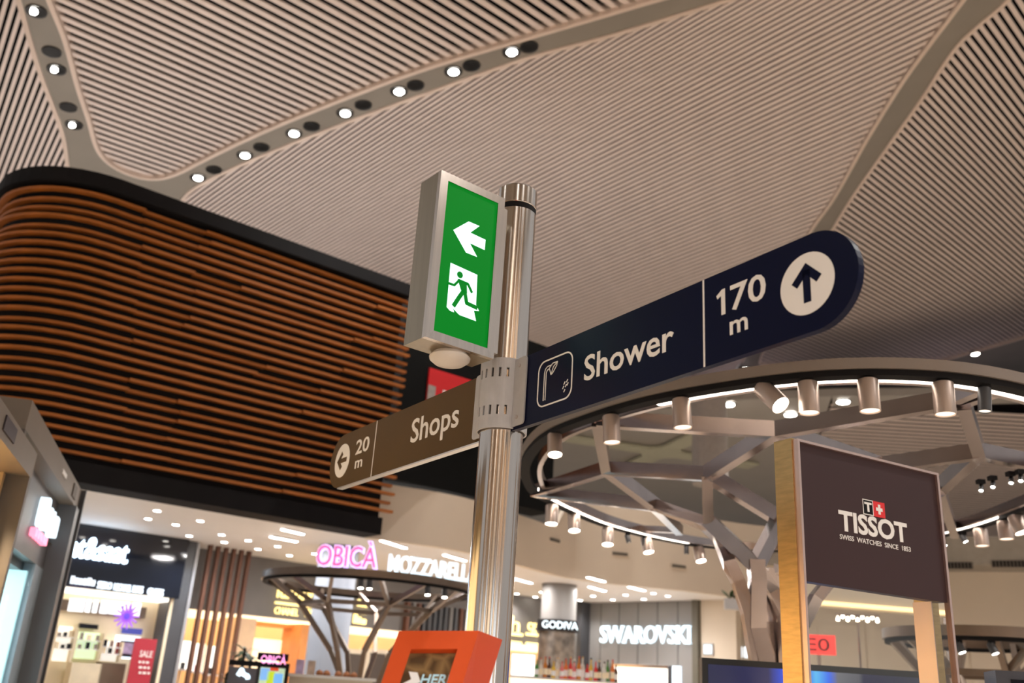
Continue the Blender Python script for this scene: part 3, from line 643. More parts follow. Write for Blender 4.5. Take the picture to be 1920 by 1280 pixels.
# charcoal post between shops
Pc = onz(352, 1015, SZ); Tpost = frame((Pc.x, Pc.y, 0), 52)
tag(MB(Tpost).box(-0.17, 0.12, -0.12, 0.3, 0, SZ - 0.001).build('shop_pillar', MCHAR), 'charcoal pillar between the watch shop and the timber fins', 'pillar')
MB(Tpost).box(0.12, 0.17, -0.14, 0.3, 0, SZ - 0.001).build('shop_pillar', mat('pale_pillar_edge', srgb(150, 148, 150), 0.4), label='narrow pale strip edging the charcoal pillar', cat='pillar')
# 2. timber fins
Pf = Pc + azdir(52) * 0.35; Tf = frame((Pf.x, Pf.y, 0), 46)
MFIN = mat('brown_fin', srgb(96, 58, 40), 0.5, 0, 0.2, 6, stretch=(6, 6, 1))
fins = thing('timber_fin_screen', (Pf.x, Pf.y, 0), 'screen of tall dark brown timber fins left of the luxury shop', 'screen')
for k in range(6): MB(Tf).box(0.02 + k * 0.145, 0.075 + k * 0.145, -0.04, 0.04, 0, SZ - 0.002).build('fin', MFIN, fins)
# 3. luxury shop grey wall with warm opening
P2 = (-5.3, 16.15); Q2 = (2.15, 22.1)
T2 = frame((*P2, 0), degrees(atan2(Q2[0] - P2[0], Q2[1] - P2[1]))); L2 = hypot(Q2[0] - P2[0], Q2[1] - P2[1])
_, zo = wl(T2, 520, 1158)
MB(T2).box(0, L2, 0, 0.15, zo, SZ).build('wall_luxury', MGRW, kind='structure', label='grey wall carrying yellow lit lettering')
MWARM = mat('warm_interior', srgb(246, 214, 168), 0.6, 0, 0.05, 2); MWARML = glow('warm_lit_ceiling', (1.0, 0.78, 0.52), 1.9)
room(T2, 0.05, L2 - 0.05, 1.8, zo, MWARM, 'wall_luxury_interior', 'warm amber interior of the luxury shop', MWARML)
MYEL = glow('yellow_neon', (1.0, 0.80, 0.32), 1.6)
sg = thing('shop_sign', T2 @ Vector((2.2, -0.05, 2.9)), 'yellow lit lettering with an underline on the grey wall', 'shop sign')
x0, z0_ = wl(T2, 518, 1116); x1, z1_ = wl(T2, 603, 1102)
lettering('luxury f', T2, x0, x1, z0_ - 0.13, z0_ + 0.26, -0.06, -0.01, MYEL, sg, offset=0.0, split=True)
x0, z0_ = wl(T2, 515, 1125); x1, z1_ = wl(T2, 597, 1138); MB(T2).box(x0, x1, -0.05, -0.01, z0_ - 0.06, z0_ - 0.02).build('underline', MYEL, sg)
x0, z0_ = wl(T2, 513, 1148); x1, _z = wl(T2, 558, 1148); lettering('CHANEL', T2, x0, x1, z0_ - 0.02, z0_ + 0.10, -0.05, -0.01, MYEL, sg, offset=0.0, split=True)
x0, z0_ = wl(T2, 571, 1154); x1, _z = wl(T2, 600, 1154); lettering('BV', T2, x0, x1, z0_ - 0.02, z0_ + 0.12, -0.05, -0.01, MYEL, sg, offset=0.0, split=True)
sg = thing('shop_sign', T2 @ Vector((4.2, -0.05, 2.9)), 'yellow lit lettering right of the thick blue grey column', 'shop sign')
for a, b_, yb, h_ in ((668, 674, 1136, 0.13), (675, 681, 1137, 0.10), (682, 690, 1138, 0.11), (657, 670, 1149, 0.06), (676, 686, 1151, 0.06), (660, 667, 1168, 0.17), (668, 674, 1169, 0.13), (675, 684, 1170, 0.10)):
    x0, z0_ = wl(T2, a, yb); x1, _z = wl(T2, b_, yb); MB(T2).plate(rrect(x0, x1, z0_, z0_ + h_, 0.02, 3), -0.05, -0.01).build('letter', MYEL, sg)
sg = thing('shop_sign', T2 @ Vector((7.5, -0.05, 2.9)), 'yellow lit lettering between the sign post and the round column', 'shop sign')
for s_, a, b_, yb, h_ in (('h', 956, 972, 1180, 0.28), ('cg', 988, 1003, 1184, 0.2)):
    x0, z0_ = wl(T2, a, yb); x1, _z = wl(T2, b_, yb); lettering(s_, T2, x0, x1, z0_ - 0.04, z0_ + h_, -0.05, -0.01, MYEL, sg, offset=0.0, split=True)
for a, b_, yy in ((950, 978, 1187), (985, 1018, 1188), (950, 976, 1203), (985, 1018, 1206)):
    x0, z0_ = wl(T2, a, yy); x1, _z = wl(T2, b_, yy); MB(T2).box(x0, x1, -0.05, -0.01, z0_ - 0.03, z0_ + 0.03).build('underline', MYEL, sg)
MPEACH = mat('peach_wood', srgb(226, 150, 84), 0.5, 0, 0.1, 4); TI2 = T2 @ Matrix.Translation((0, 0.9, 0))
al = thing('lit_alcove', TI2 @ Vector((2.0, 0, 0)), 'orange alcove with a glowing cream back inside the luxury shop', 'display')
lb(T2, 452, 1150, 464, 1330, 0.16, 0.9, 'side_frame', mat('peach_panel', srgb(240, 206, 168), 0.5), al); lb(T2, 576, 1162, 590, 1330, 0.16, 0.9, 'side_frame', MPEACH, al)
lb(T2, 462, 1159, 580, 1178, 0.5, 0.9, 'head_panel', MPEACH, al); lb(TI2, 470, 1195, 566, 1330, -0.02, 0.0, 'glowing_back', glow('cream_glow', (1.0, 0.86, 0.6), 1.1), al)
for i, a_ in enumerate((341, 367, 394)):
    x0, z1 = wl(T2, a_, 1200 + i * 5); x1, z0_ = wl(T2, a_ + 13, 1254 + i * 5); t = thing('display_niche', T2 @ Vector((x0, 0.1, z0_)), '%s white lit niche from the left behind the timber fins' % ORD[i], 'display', 'lit niches behind the fins')
    MB(T2).box(x0, x1, 0.08, 0.14, z0_, z1).build('glowing_back', glow('niche_white', (1.0, 0.95, 0.86), 1.5), t); MB(T2).box(x0 - 0.02, x1 + 0.02, 0.0, 0.14, z0_ - 0.03, z0_).build('shelf', MWHITE, t)
    MB(T2).box((x0 + x1) / 2 - 0.025, (x0 + x1) / 2 + 0.035, 0.02, 0.07, z0_, z0_ + 0.1).build('goods', (MCHAR, MATS['banner_red'], MBLACK)[i], t); MB(T2).box((x0 + x1) / 2 - 0.01, (x0 + x1) / 2 + 0.01, 0.08, 0.14, 0, z0_ - 0.03).build('post', MINT, t)
for i, (a_, b_) in enumerate(((654, 690), (700, 730))):
    x0, z1 = wl(T2, a_, 1215); x1, z0_ = wl(T2, b_, 1300); t = thing('back_cabinet', T2 @ Vector((x0, 0.2, 0)), '%s white framed cabinet with a dark front right of the thick column' % ORD[i], 'cabinet')
    MB(T2).box(x0, x1, 0.2, 0.5, 0, z1).build('frame', mat('cabinet_cream', srgb(236, 222, 200), 0.5), t); MB(T2).box(x0 + 0.07, x1 - 0.05, 0.19, 0.2, 0.3, z1 - 0.08).build('dark_front', mat('cabinet_dark', srgb(90, 80, 74), 0.3), t)
# dark slatted wall portion behind the second tree canopy
fs2 = thing('dark_fin_wall', T2 @ Vector((5.2, -0.1, 0)), 'dark grey wall of narrow upright fins left of the sign post', 'screen')
x0, _z = wl(T2, 756, 1150); x1, _z = wl(T2, 868, 1150); k_ = x0
while k_ < x1: MB(T2).box(k_, k_ + 0.07, -0.14, -0.01, 0.2, SZ - 0.45).build('fin', random.choice((MFIN, MCHAR, MCHAR, MGRW)), fs2); k_ += 0.13
# thick round columns
def column(px, py, dist, r, m, label, z1=SZ):
    c = atd(px, py, dist); tag(MB().lathe([(r, 0), (r, z1 - 0.002)], 40, o=(c.x, c.y, 0)).build('round_column', m, smooth=True), label, 'column'); return c
column(618, 1180, 15.2, 0.31, mat('blue_grey_column', srgb(134, 140, 152), 0.5, 0, 0.04, 2), 'thick blue grey round column in front of the luxury shop')
gc = column(1047, 1150, 18.3, 0.335, mat('grey_column', srgb(120, 116, 114), 0.5, 0, 0.04, 2), 'thick grey round column with a black lit name band')
gs = thing('column_sign', gc + Vector((0, -0.4, 2.6)), 'black band round the grey column with white lit lettering', 'shop sign')
Tg = frame((gc.x, gc.y - 0.40, 0), 88); gx0, gz1 = wl(Tg, 1013, 1158); gx1, gz0 = wl(Tg, 1085, 1184)
MB().lathe([(0.39, gz0), (0.39, gz1)], 40, o=(gc.x, gc.y, 0)).build('band', MBLACK, gs, True)
ax0, _z = wl(Tg, 1016, 1180); ax1, _z = wl(Tg, 1083, 1180)
lettering('GODIVA', Tg, ax0, ax1, gz0 + 0.03, gz1 - 0.04, -0.03, 0.0, MSIGNW, gs, offset=0.0, split=True)
MB().lathe([(0.36, 1.2), (0.36, gz0)], 40, o=(gc.x, gc.y, 0)).build('textured_drum', mat('bronze_relief', srgb(110, 100, 92), 0.35, 0.6, 0.5, 6, bump=0.4), gs, True)
for k in (-0.22, 0.0, 0.2): lamp('SPOT', 'column_wash_lamp', (gc.x + k, gc.y - 0.52, gz0 - 0.03), 14, (1, 0.85, 0.68), (0, 0.25, -1), spot_size=radians(50), spot_blend=0.6, shadow_soft_size=0.03)
# 4. crystal shop
T3, L3, w3 = panelwall('wall_crystal_shop', (2.0, 21.6), (4.13, 19.42), 0.0, SZ - 0.001, MSWW, 'grey panelled wall with large white serif letters')
_, zo3 = wl(T3, 1190, 1246)
for xx in [L3 * k / 6 for k in range(1, 6)]: MB(T3).box(xx - 0.008, xx + 0.008, -0.006, 0.0, zo3, SZ - 0.01).build('panel_joint', MCHAR, w3)
MB(T3).box(0.05, 0.2, -0.3, 0.05, 0, SZ - 0.002).build('shop_pillar', MCHAR, label='dark pillar at the left end of the crystal shop wall', cat='pillar')
MB(T3).box(L3 - 0.1, L3 + 0.03, -0.1, 0.05, 0, SZ - 0.002).build('shop_pillar', mat('olive_pillar', srgb(92, 88, 78), 0.5), label='narrow dark pillar at the right end of the crystal shop wall', cat='pillar')
sg = thing('shop_sign', T3 @ Vector((L3 / 2, -0.05, 2.6)), 'big white lit serif letters on the grey panelled wall', 'shop sign')
x0, z0_ = wl(T3, 1128, 1204); x1, z1_ = wl(T3, 1296, 1172)
zz0 = wl(T3, 1210, 1206)[1]; zz1 = wl(T3, 1210, 1173)[1]
lets = lettering('SWAROVSKI', T3, x0, x1, zz0, zz1, -0.07, -0.01, MSIGNW, sg, offset=0.0, split=True)
def serif(xc, top, w=0.075):
    zc_ = (zz1 - 0.012) if top else (zz0 + 0.012)
    MB(T3).box(xc - w / 2, xc + w / 2, -0.07, -0.01, zc_ - 0.012, zc_ + 0.012).build('serif', MSIGNW, sg)
if len(lets) == 9:
    for ch_, o_ in zip('SWAROVSKI', lets):
        xs_ = [(T3.inverted() @ (WO[o_] + v.co)).x for v in o_.data.vertices]; l_, r_ = min(xs_), max(xs_); m_ = (l_ + r_) / 2
        for top, pos in {'W': ((1, l_ + .02), (1, r_ - .02), (1, m_)), 'A': ((0, l_ + .02), (0, r_ - .02)), 'R': ((0, l_ + .02), (0, r_ - .01)), 'V': ((1, l_ + .02), (1, r_ - .02)), 'K': ((1, l_ + .02), (0, l_ + .02), (1, r_ - .03), (0, r_ - .02)), 'I': ((1, m_), (0, m_))}.get(ch_, ()):
            serif(pos, top)
MSHOPW = glow('shop_window_white', (0.98, 0.96, 0.90), 1.25)
wn_ = thing('shop_window', T3 @ Vector((L3 / 2, 0, 0)), 'bright lit shop window under the white serif letters', 'window')
a, zt_ = wl(T3, 1150, 1247); b_, _z = wl(T3, 1255, 1247)
MB(T3).box(a, b_, -0.03, -0.005, 0.4, zo3).build('lit_pane', MSHOPW, wn_)
MB(T3).box(a - 0.05, a, -0.06, 0.0, 0.4, zo3).build('frame_post', MCHAR, wn_); MB(T3).box(b_, b_ + 0.05, -0.06, 0, 0.4, zo3).build('frame_post', MCHAR, wn_)
MB(T3).box(a, b_, -0.06, -0.03, zo3 - 0.05, zo3).build('frame_head', MSTEEL, wn_)
a, _z = wl(T3, 1262, 1247); b_, _z = wl(T3, 1278, 1247)
tag(MB(T3).box(a, b_, -0.03, -0.004, 0.4, zo3).build('door_pane', glow('pale_blue_pane', (0.72, 0.86, 1.0), 1.0)), 'narrow pale blue lit door pane right of the bright window', 'door')
# 5. cream wall to the right and the far right walls
T4, L4, w4 = panelwall('wall_right', (4.16, 19.42), (4.75, 18.9), 0, 3.9, MCRW, 'pale wall right of the crystal shop')
T5, L5, w5 = panelwall('wall_far_right', (4.75, 19.6), (15.0, 14.5), 0, 4.25, MCRW, 'long pale panelled wall at the far right')
for k in range(1, 14):
    for zz in (2.2, 3.25): MB(T5).box(L5 * (k - 1) / 13 + 0.012, L5 * k / 13 - 0.012, -0.02, 0, zz - 1.03, zz - 0.012).build('wall_panel', MCRW, w5)
MB(T5).box(-0.2, L5, -0.9, 0.2, 4.25, 4.75).build('wall_bulkhead', mat('bulkhead_grey', srgb(150, 142, 132), 0.6), kind='structure', label='grey bulkhead over the far right wall')
for i, (vx, vy) in enumerate(((1895, 1057), (1790, 1060))):
    Tb = T5 @ Matrix.Translation((0, -0.9, 0)); a, z_ = wl(Tb, vx, vy); v = thing('air_vent', Tb @ Vector((a, -0.02, z_)), 'dark slot vent at the far right edge of the bulkhead' if i == 0 else 'dark slot vent on the bulkhead just right of the brown panel', 'vent')
    MB(Tb).box(a - 0.3, a + 0.3, -0.02, -0.002, z_ - 0.06, z_ + 0.06).build('frame', MVENT, v)
    for k in range(10): MB(Tb).box(a - 0.28 + k * 0.057, a - 0.25 + k * 0.057, -0.03, -0.02, z_ - 0.05, z_ + 0.05).build('fin', MBLACK, v)
sx_, z_ = wl(T4, 1329, 1217); t = thing('small_screen', T4 @ Vector((sx_, 0, z_)), 'small pale blue lit screen on the wall right of the crystal shop', 'screen')
MB(T4).box(sx_ - 0.11, sx_ + 0.11, -0.04, 0, z_ - 0.11, z_ + 0.11).build('frame', MGREY, t); MB(T4).box(sx_ - 0.08, sx_ + 0.08, -0.05, -0.04, z_ - 0.08, z_ + 0.08).build('screen', glow('blue_screen', (0.55, 0.85, 1.0), 1.2), t)
t = thing('shop_sign', T5 @ Vector((0.6, -0.05, 2)), 'faint white letters on the wall behind the tree trunk', 'shop sign')
a, z_ = wl(T5, 1385, 1232); b_, _z = wl(T5, 1432, 1232)
for k in range(4): MB(T5).box(a + (b_ - a) * k / 4, a + (b_ - a) * (k + 0.6) / 4, -0.05, -0.021, z_, z_ + 0.2).build('letter', MSIGNB, t)
# leafy planter high on the wall
pl = atd(1375, 1112, 17.5); t = thing('wall_plant', pl, 'small green plant on the pale wall left of the tree trunk', 'plant')
MLEAF = mat('leaf_green', srgb(44, 70, 34), 0.5, 0, 0.35, 9)
def leaf(p, d, L, w, m, parent, droop=0.3):
    d = Vector(d).normalized(); s_ = d.cross(Vector((0, 0, 1)))
    s_ = s_.normalized() if s_.length > 1e-3 else Vector((1, 0, 0)); b = MB(); vs = []; n = 5
    for k in range(n + 1):
        f_ = k / n; c = Vector(p) + d * L * f_ - Vector((0, 0, droop * L * f_ * f_)); ww = w * sin(pi * min(0.98, max(0.06, f_))) * 0.5
        vs += [c - s_ * ww, c + Vector((0, 0, -0.15 * ww)), c + s_ * ww]
    fs = []
    for k in range(n): o_ = k * 3; fs += [(o_, o_ + 1, o_ + 4, o_ + 3), (o_ + 1, o_ + 2, o_ + 5, o_ + 4)]
    return b.add(vs, fs).build('leaf', m, parent, True)
for k in range(16): leaf(pl + Vector((random.uniform(-.1, .1), 0, -0.1)), (random.uniform(-1, 1), random.uniform(-1, .2), random.uniform(0.2, 1.2)), random.uniform(.2, .32), 0.08, MLEAF, t)
MB(frame(pl, 100)).box(-0.16, 0.16, -0.1, 0.12, -0.28, -0.1).build('trough', MGREY, t)

# ================================================================== RING CANOPY WITH TRACK SPOTLIGHTS
RZ = 3.0
rp = [(1.8, 3.80), (1.3, 3.93), (0.77, 4.34), (0.43, 4.8), (0.2, 5.3), (0.11, 6.0), (0.17, 6.7), (0.3, 7.1), (0.62, 7.69), (0.94, 8.15), (1.5, 8.66), (2.05, 8.92), (2.6, 8.9), (3.15, 8.45), (3.55, 7.7), (3.68, 7.1), (3.68, 6.4), (3.6, 5.6), (3.3, 4.8), (2.8, 4.2), (2.3, 3.9)]
cl_ = spline([(*p, 0) for p in (rp[-1:] + rp + rp[:2])], 5)[5:-5]
NR = len(rp) * 5; cl_ = cl_[:NR]
def rnorm(i):
    t = (cl_[(i + 1) % NR] - cl_[(i - 1) % NR]).normalized(); return Vector((t.y, -t.x, 0))   # sign fixed below
ctr = Vector((1.9, 6.3, 0)); sgn = 1 if rnorm(0).dot(ctr - cl_[0]) > 0 else -1
def rloop(i, o0, o1, z0, z1):
    p = cl_[i % NR]; n_ = rnorm(i % NR) * sgn                   # n_ points inwards
    return [p + n_ * o0 + Vector((0, 0, z0)), p + n_ * o1 + Vector((0, 0, z0)), p + n_ * o1 + Vector((0, 0, z1)), p + n_ * o0 + Vector((0, 0, z1))]
def rband(i0, i1, o0, o1, z0, z1, closed=False):
    return MB().sweep([rloop(i, o0, o1, z0, z1) for i in range(i0, i1)], closed)
can = thing('ring_canopy', (1.9, 6.3, 0), 'large oval ring canopy on a branching metal tree, hung with track spotlights', 'canopy')
MFB = mat('ring_fascia_paint', srgb(128, 116, 108), 0.45, 0.1, 0.05, 3)
rband(0, NR, -0.015, 0.0, RZ + 0.028, RZ + 0.078, True).build('outer_fascia', MFB, can, True)
rband(0, NR, -0.002, 0.065, RZ, RZ + 0.030, True).build('lighting_track', MBLACK, can, True)
rband(0, NR, 0.115, 0.145, RZ + 0.005, RZ + 0.07, True).build('inner_hoop', MSILV, can, True)
MLED = glow('led_strip', (1.0, 0.88, 0.76), 7.0)
def arc_ids(qa, qb):
    ids = []
    for q in (qa, qb):
        P = onz(*q, RZ); ids.append(min(range(NR), key=lambda k: (cl_[k] - Vector((P.x, P.y, 0))).length))
    return ids
i_a, i_b = arc_ids((1480, 712), (1140, 776)); print('led', i_a, i_b, NR)
for a_, b_ in ((0, 11), (31, 52), (62, 78), (96, 105)):
    rband(a_, b_ + 1, 0.075, 0.108, RZ + 0.006, RZ + 0.026).build('led_strip', MLED, can, True)
def node(px, py, z=None, d=None): return onz(px, py, z) if d is None else atd(px, py, d)
N = dict(n1=node(1002, 921, 3.03), n2=node(1137, 878, 2.98), n3=node(1326, 888, 2.86), n4=node(1454, 806, 2.98), n5=node(1120, 786, 3.03), n6=node(1229, 947, 2.86),
         n7=node(1274, 994, 3.0), n9=node(1328, 975, d=5.6), n10=node(1417, 1060, d=5.5), n11=node(1462, 972, d=5.7), n12=node(1835, 846, 2.98), r1=node(1806, 753, 3.03), r2=node(1790, 748, 3.03),
         b1=node(1314, 979, d=6.0), b2=node(1346, 1003, d=5.8), b3=node(1372, 1060, d=5.6), b4=node(1398, 1112, d=5.5), b5=node(1412, 1180, d=5.45), n13=node(1650, 872, 2.95), n14=node(1761, 915, 2.95), n15=node(1960, 872, 3.0), n16=node(1790, 1000, 3.03),
         s1=node(1421, 1175, d=5.45), s2=node(1437, 1240, d=5.45), t1=node(1441, 1100, d=5.6), t2=node(1446, 1180, d=5.6), t3=node(1458, 1240, d=5.6), u1=node(1482, 1112, d=5.6), n17=node(1560, 985, d=5.9), n18=node(1590, 1045, d=5.8))
def fl0(p): return Vector((p.x, p.y, 0.0))
BW, BH = 0.062, 0.085
mem = [('n1', 'n2'), ('n2', 'n5'), ('n2', 'n3'), ('n2', 'n6'), ('n6', 'n7'), ('n6', 'n1'), ('n3', 'n4'), ('n3', 'n9'), ('n3', 'n11'), ('n5', 'n4'), ('n4', 'r2'), ('n9', 'n10'), ('n10', 'n11'), ('r1', 'n12'), ('n12', 'n13'), ('n12', 'n14'), ('n12', 'n15'), ('n13', 'n4'), ('n14', 'n16'), ('n11', 'n17'), ('n17', 'n13'), ('n17', 'n18'), ('n18', 'n14')]
for a, b_ in mem: MB().beam(N[a], N[b_], BW, BH).build('branch', MSILV, can)
def chain(pts, w, h, ref=(0, 1, 0.15)):
    ref = Vector(ref); loops = []
    for i, p in enumerate(pts):
        t = ((pts[min(i + 1, len(pts) - 1)] - p).normalized() if i < len(pts) - 1 else Vector()) + ((p - pts[max(i - 1, 0)]).normalized() if i else Vector())
        t.normalize(); a_ = t.cross(ref).normalized(); c_ = a_.cross(t).normalized(); loops.append([p - a_ * w / 2 - c_ * h / 2, p + a_ * w / 2 - c_ * h / 2, p + a_ * w / 2 + c_ * h / 2, p - a_ * w / 2 + c_ * h / 2])
    return MB().sweep(loops)
def tr(*q, d=5.5): return [atd(x, y, d) for x, y in q]
foot = Vector((N['n10'].x + 0.05, N['n10'].y + 0.02, 0))
chain([N['n6'], N['b1'], N['b2']] + tr((1368, 1058), (1384, 1090), (1403, 1150), (1411, 1200), (1424, 1262)) + [foot + Vector((-0.10, 0, 0))], 0.068, 0.085).build('stem', MSILV, can)
chain([N['n10'] + Vector((0, 0, 0.03))] + tr((1420, 1090), (1419, 1178), (1436, 1245)) + [foot], 0.085, 0.085).build('stem', MSILV, can)
chain([N['n10']] + tr((1449, 1106), (1470, 1152), (1474, 1235), d=5.6) + [foot + Vector((0.12, 0.05, 0))], 0.062, 0.08).build('stem', MSILV, can)
chain(tr((1450, 1066), (1446, 1110), (1441, 1166), (1461, 1225), d=5.7) + [foot + Vector((0.08, 0.15, 0))], 0.07, 0.08).build('stem', MSILV, can)
chain([N['n18']] + tr((1490, 1075), (1450, 1066), d=5.7), 0.06, 0.08).build('branch', MSILV, can)
chain([N['n18']] + tr((1530, 1120), (1500, 1180), d=5.7) + [foot + Vector((0.16, 0.1, 0))], 0.06, 0.08).build('stem', MSILV, can)
# hangers of the ring
for q in ('n1', 'n5', 'n7', 'r1', 'r2', 'n16'):
    p = N[q]; k = min(range(NR), key=lambda k_: (cl_[k_] - Vector((p.x, p.y, 0))).length); e_ = cl_[k] + rnorm(k) * sgn * 0.1; e_.z = 3.04
    if (e_ - p).length > 0.02: MB().beam(p, e_, 0.05, 0.05).build('connector', MSILV, can)
# track spotlights
MSPB = glow('spot_lens', (1.0, 0.92, 0.78), 22)
MSPD = glow('spot_lens_dim', (1.0, 0.86, 0.70), 1.6)
def ring_snap(p):
    k = min(range(NR), key=lambda k_: (cl_[k_] - Vector((p.x, p.y, 0))).length); n_ = rnorm(k) * sgn
    q = cl_[k] + n_ * 0.032; t_ = Vector((-n_.y, n_.x, 0)); q = q + t_ * (Vector((p.x, p.y, 0)) - q).dot(t_); q.z = RZ; return q
def circ_snap(c, r, z):
    def f(p):
        d = Vector((p.x - c.x, p.y - c.y, 0)).normalized() * (r - 0.045); return Vector((c.x + d.x, c.y + d.y, z))
    return f
def track_spot(px, py, ax, L, r, bright, label, body=None, z=RZ, power=0, group='track spotlights on the ring canopy', snap=ring_snap):
    p = onz(px, py, z)
    if snap: p = snap(p)
    ax = Vector(ax).normalized(); top = p + Vector((0, 0, -0.045)) if abs(ax.z) < 0.97 else p + Vector((0, 0, -0.012))
    t = thing('track_spotlight', p, label, 'spotlight', group)
    MB().box(p.x - 0.02, p.x + 0.02, p.y - 0.02, p.y + 0.02, top.z + (0.02 if abs(ax.z) < 0.97 else 0), z - 0.001).build('track_adapter', MBLACK, t)
    MB().tube([top + Vector((0, 0, 0.025)), top - ax * 0.0 + ax * 0.02], 0.008, 8).build('stem', MBLACK, t)
    o_ = top - ax * (L * 0.35 if abs(ax.z) < 0.97 else 0)
    MB().lathe([(r * 0.92, 0), (r, 0.006), (r, L), (r * 0.93, L), (r * 0.90, L - 0.02)], 26, ax, o_).build('body', body or MTRACK, t, True)
    MB().lathe([(r * 0.91, L - 0.018), (r * 0.88, L - 0.006), (0.001, L - 0.002)], 22, ax, o_).build('lens', MSPB if bright else MSPD, t, True)
    if power: lamp('SPOT', 'track_spot_lamp', o_ + ax * (L + 0.02), power, (1, 0.9, 0.78), ax, spot_size=radians(60), spot_blend=0.5, shadow_soft_size=0.03)
near = [(1030, 812, (0.05, -0.28, -1), 0.13, 0.042, 1, 'leftmost'), (1131, 772, (0.06, -0.05, -1), 0.145, 0.045, 0, 'second'), (1272, 742, (0.06, -0.05, -1), 0.145, 0.045, 0, 'third'), (1440, 720, (0.55, -0.75, -1), 0.15, 0.045, 1, 'tilted fourth'), (1514, 712, (0.0, -0.02, -1), 0.145, 0.045, 0, 'fifth'), (1627, 706, (0.0, -0.02, -1), 0.145, 0.045, 0, 'sixth'), (1765, 714, (-0.02, 0, -1), 0.145, 0.045, 0, 'seventh')]
for px_, py_, ax, L, r, br, nm in near: track_spot(px_, py_, ax, L, r, br, '%s silver cylinder spotlight on the near side of the ring canopy' % nm, power=25 if br else 8)
track_spot(1842, 724, (-0.1, 0, -1), 0.11, 0.028, 0, 'small black spotlight at the right of the near side of the ring canopy', body=MCHAR)
farl = [(1018, 945, (0.0, -0.15, -1), 1, 'leftmost'), (1069, 964, (0.05, -0.25, -1), 1, 'second'), (1136, 988, (0.0, -0.25, -1), 1, 'third'), (1222, 1006, (0.18, -0.25, -1), 1, 'fourth'), (1325, 1022, (0.15, -0.3, -1), 1, 'fifth')]
for px_, py_, ax, br, nm in farl: track_spot(px_, py_, ax, 0.15, 0.05, br, '%s lit spotlight on the far side of the ring canopy' % nm, power=15)
for px_, py_, ax, nm in ((1178, 998, (0.3, -0.1, -1), 'between the third and fourth lit ones'), (1207, 1006, (0, 0, -1), 'just left of the fourth lit one'), (1295, 1020, (0, 0, -1), 'just left of the fifth lit one')):
    track_spot(px_, py_, ax, 0.07, 0.022, 0, 'small dark spotlight on the far track, ' + nm, body=MCHAR)
for px_, py_, ax, br, nm in ((1796, 985, (0, -0.03, -1), 0, 'first'), (1849, 972, (0.0, -0.03, -1), 0, 'second'), (1876, 964, (0.2, -0.25, -1), 1, 'tilted third')):
    track_spot(px_, py_, ax, 0.13, 0.05, br, '%s spotlight right of the brown panel on the ring canopy' % nm)
for px_, py_, nm in ((1785, 1008, 'lower left'), (1838, 1000, 'middle')):
    track_spot(px_, py_, (0.3, -0.4, -1), 0.06, 0.022, 1, 'small dark spotlight right of the brown panel, %s of the pair' % nm, body=MCHAR)

# ================================================================== TALL BROWN PANEL STAND
SA = onz(1494, 822, 2.5); SB = onz(1757, 887, 2.5)
TS = frame((SA.x, SA.y, 0), degrees(atan2(SB.x - SA.x, SB.y - SA.y))); SW = hypot(SB.x - SA.x, SB.y - SA.y)
ST = 2.5; _, SPB = wl(TS, 1640, 1108)
MGOLD = mat('brushed_gold', (0.62, 0.42, 0.19), 0.3, 1.0, 0.12, 14, stretch=(1, 1, 6))
MPLUM = mat('plum_brown_panel', srgb(56, 36, 38), 0.5, 0, 0.04, 3, spec=0.3)
MROSE = mat('rose_metal_edge', (0.78, 0.58, 0.52), 0.3, 0.9, 0.05, 10)
st = thing('display_stand', TS @ Vector((SW / 2, 0, 0)), 'tall stand with a plum brown logo panel over a glass case between gold posts', 'display stand')
pn = MB(TS).box(0.009, SW - 0.008, 0.006, 0.05, SPB, ST - 0.009).build('logo_panel', MPLUM, st)
MB(TS).box(-0.001, 0.009, -0.004, 0.02, 0.9, ST).build('edge_trim', MROSE, st)
MB(TS).box(SW - 0.008, SW + 0.004, -0.004, 0.02, 0.9, ST).build('edge_trim', MROSE, st)
MB(TS).box(0.009, SW - 0.008, -0.004, 0.05, ST - 0.009, ST).build('edge_trim', MROSE, st)
MB(TS).box(-0.006, 0.012, 0.02, 0.105, 0.9, ST + 0.006).build('gold_post', MGOLD, st)
MB(TS).box(SW - 0.075, SW + 0.006, 0.055, 0.10, 0.9, ST - 0.02).build('gold_post', MGOLD, st)
MB(TS).box(0.012, SW - 0.010, 0.008, 0.016, 0.9, SPB - 0.001).build('glass_pane', glass_mat('clear_glass', (0.96, 0.97, 0.96), 0.06), st)
MB(TS).box(SW - 0.082, SW - 0.078, 0.02, 0.10, 0.9, SPB - 0.002).build('glass_edge', MROSE, st)
MB(TS).box(-0.03, SW + 0.03, -0.03, 0.40, 0, 0.9).build('plinth', MPLUM, st)
def lt(s_, ax, ay, bx, by, off=0.0, m_=None, cx=None):
    x0, z0 = wl(TS, ax, by); x1, _ = wl(TS, bx, by); cx = (ax + bx) / 2; z0 = wl(TS, cx, by)[1]; z1 = wl(TS, cx, ay)[1]
    return lettering(s_, TS, x0, x1, z0, z1, 0.0045, 0.006, m_ or MWHITE, pn, offset=off)
lt('TISSOT', 1577, 968, 1704, 1006, 0.03)
lt('SWISS  WATCHES  SINCE  1853', 1578, 1013, 1709, 1022, 0.006)
qx0, qz1 = wl(TS, 1619, 934); qx1, qz0 = wl(TS, 1640.5, 967); qx2, _ = wl(TS, 1662, 967)
b = MB(TS); ring2([(qx0, qz0), (qx1, qz0), (qx1, qz1), (qx0, qz1)], [(qx0 + .003, qz0 + .003), (qx1 - .003, qz0 + .003), (qx1 - .003, qz1 - .003), (qx0 + .003, qz1 - .003)], b, 0.0045, 0.006); b.build('logo_frame', MWHITE, pn)
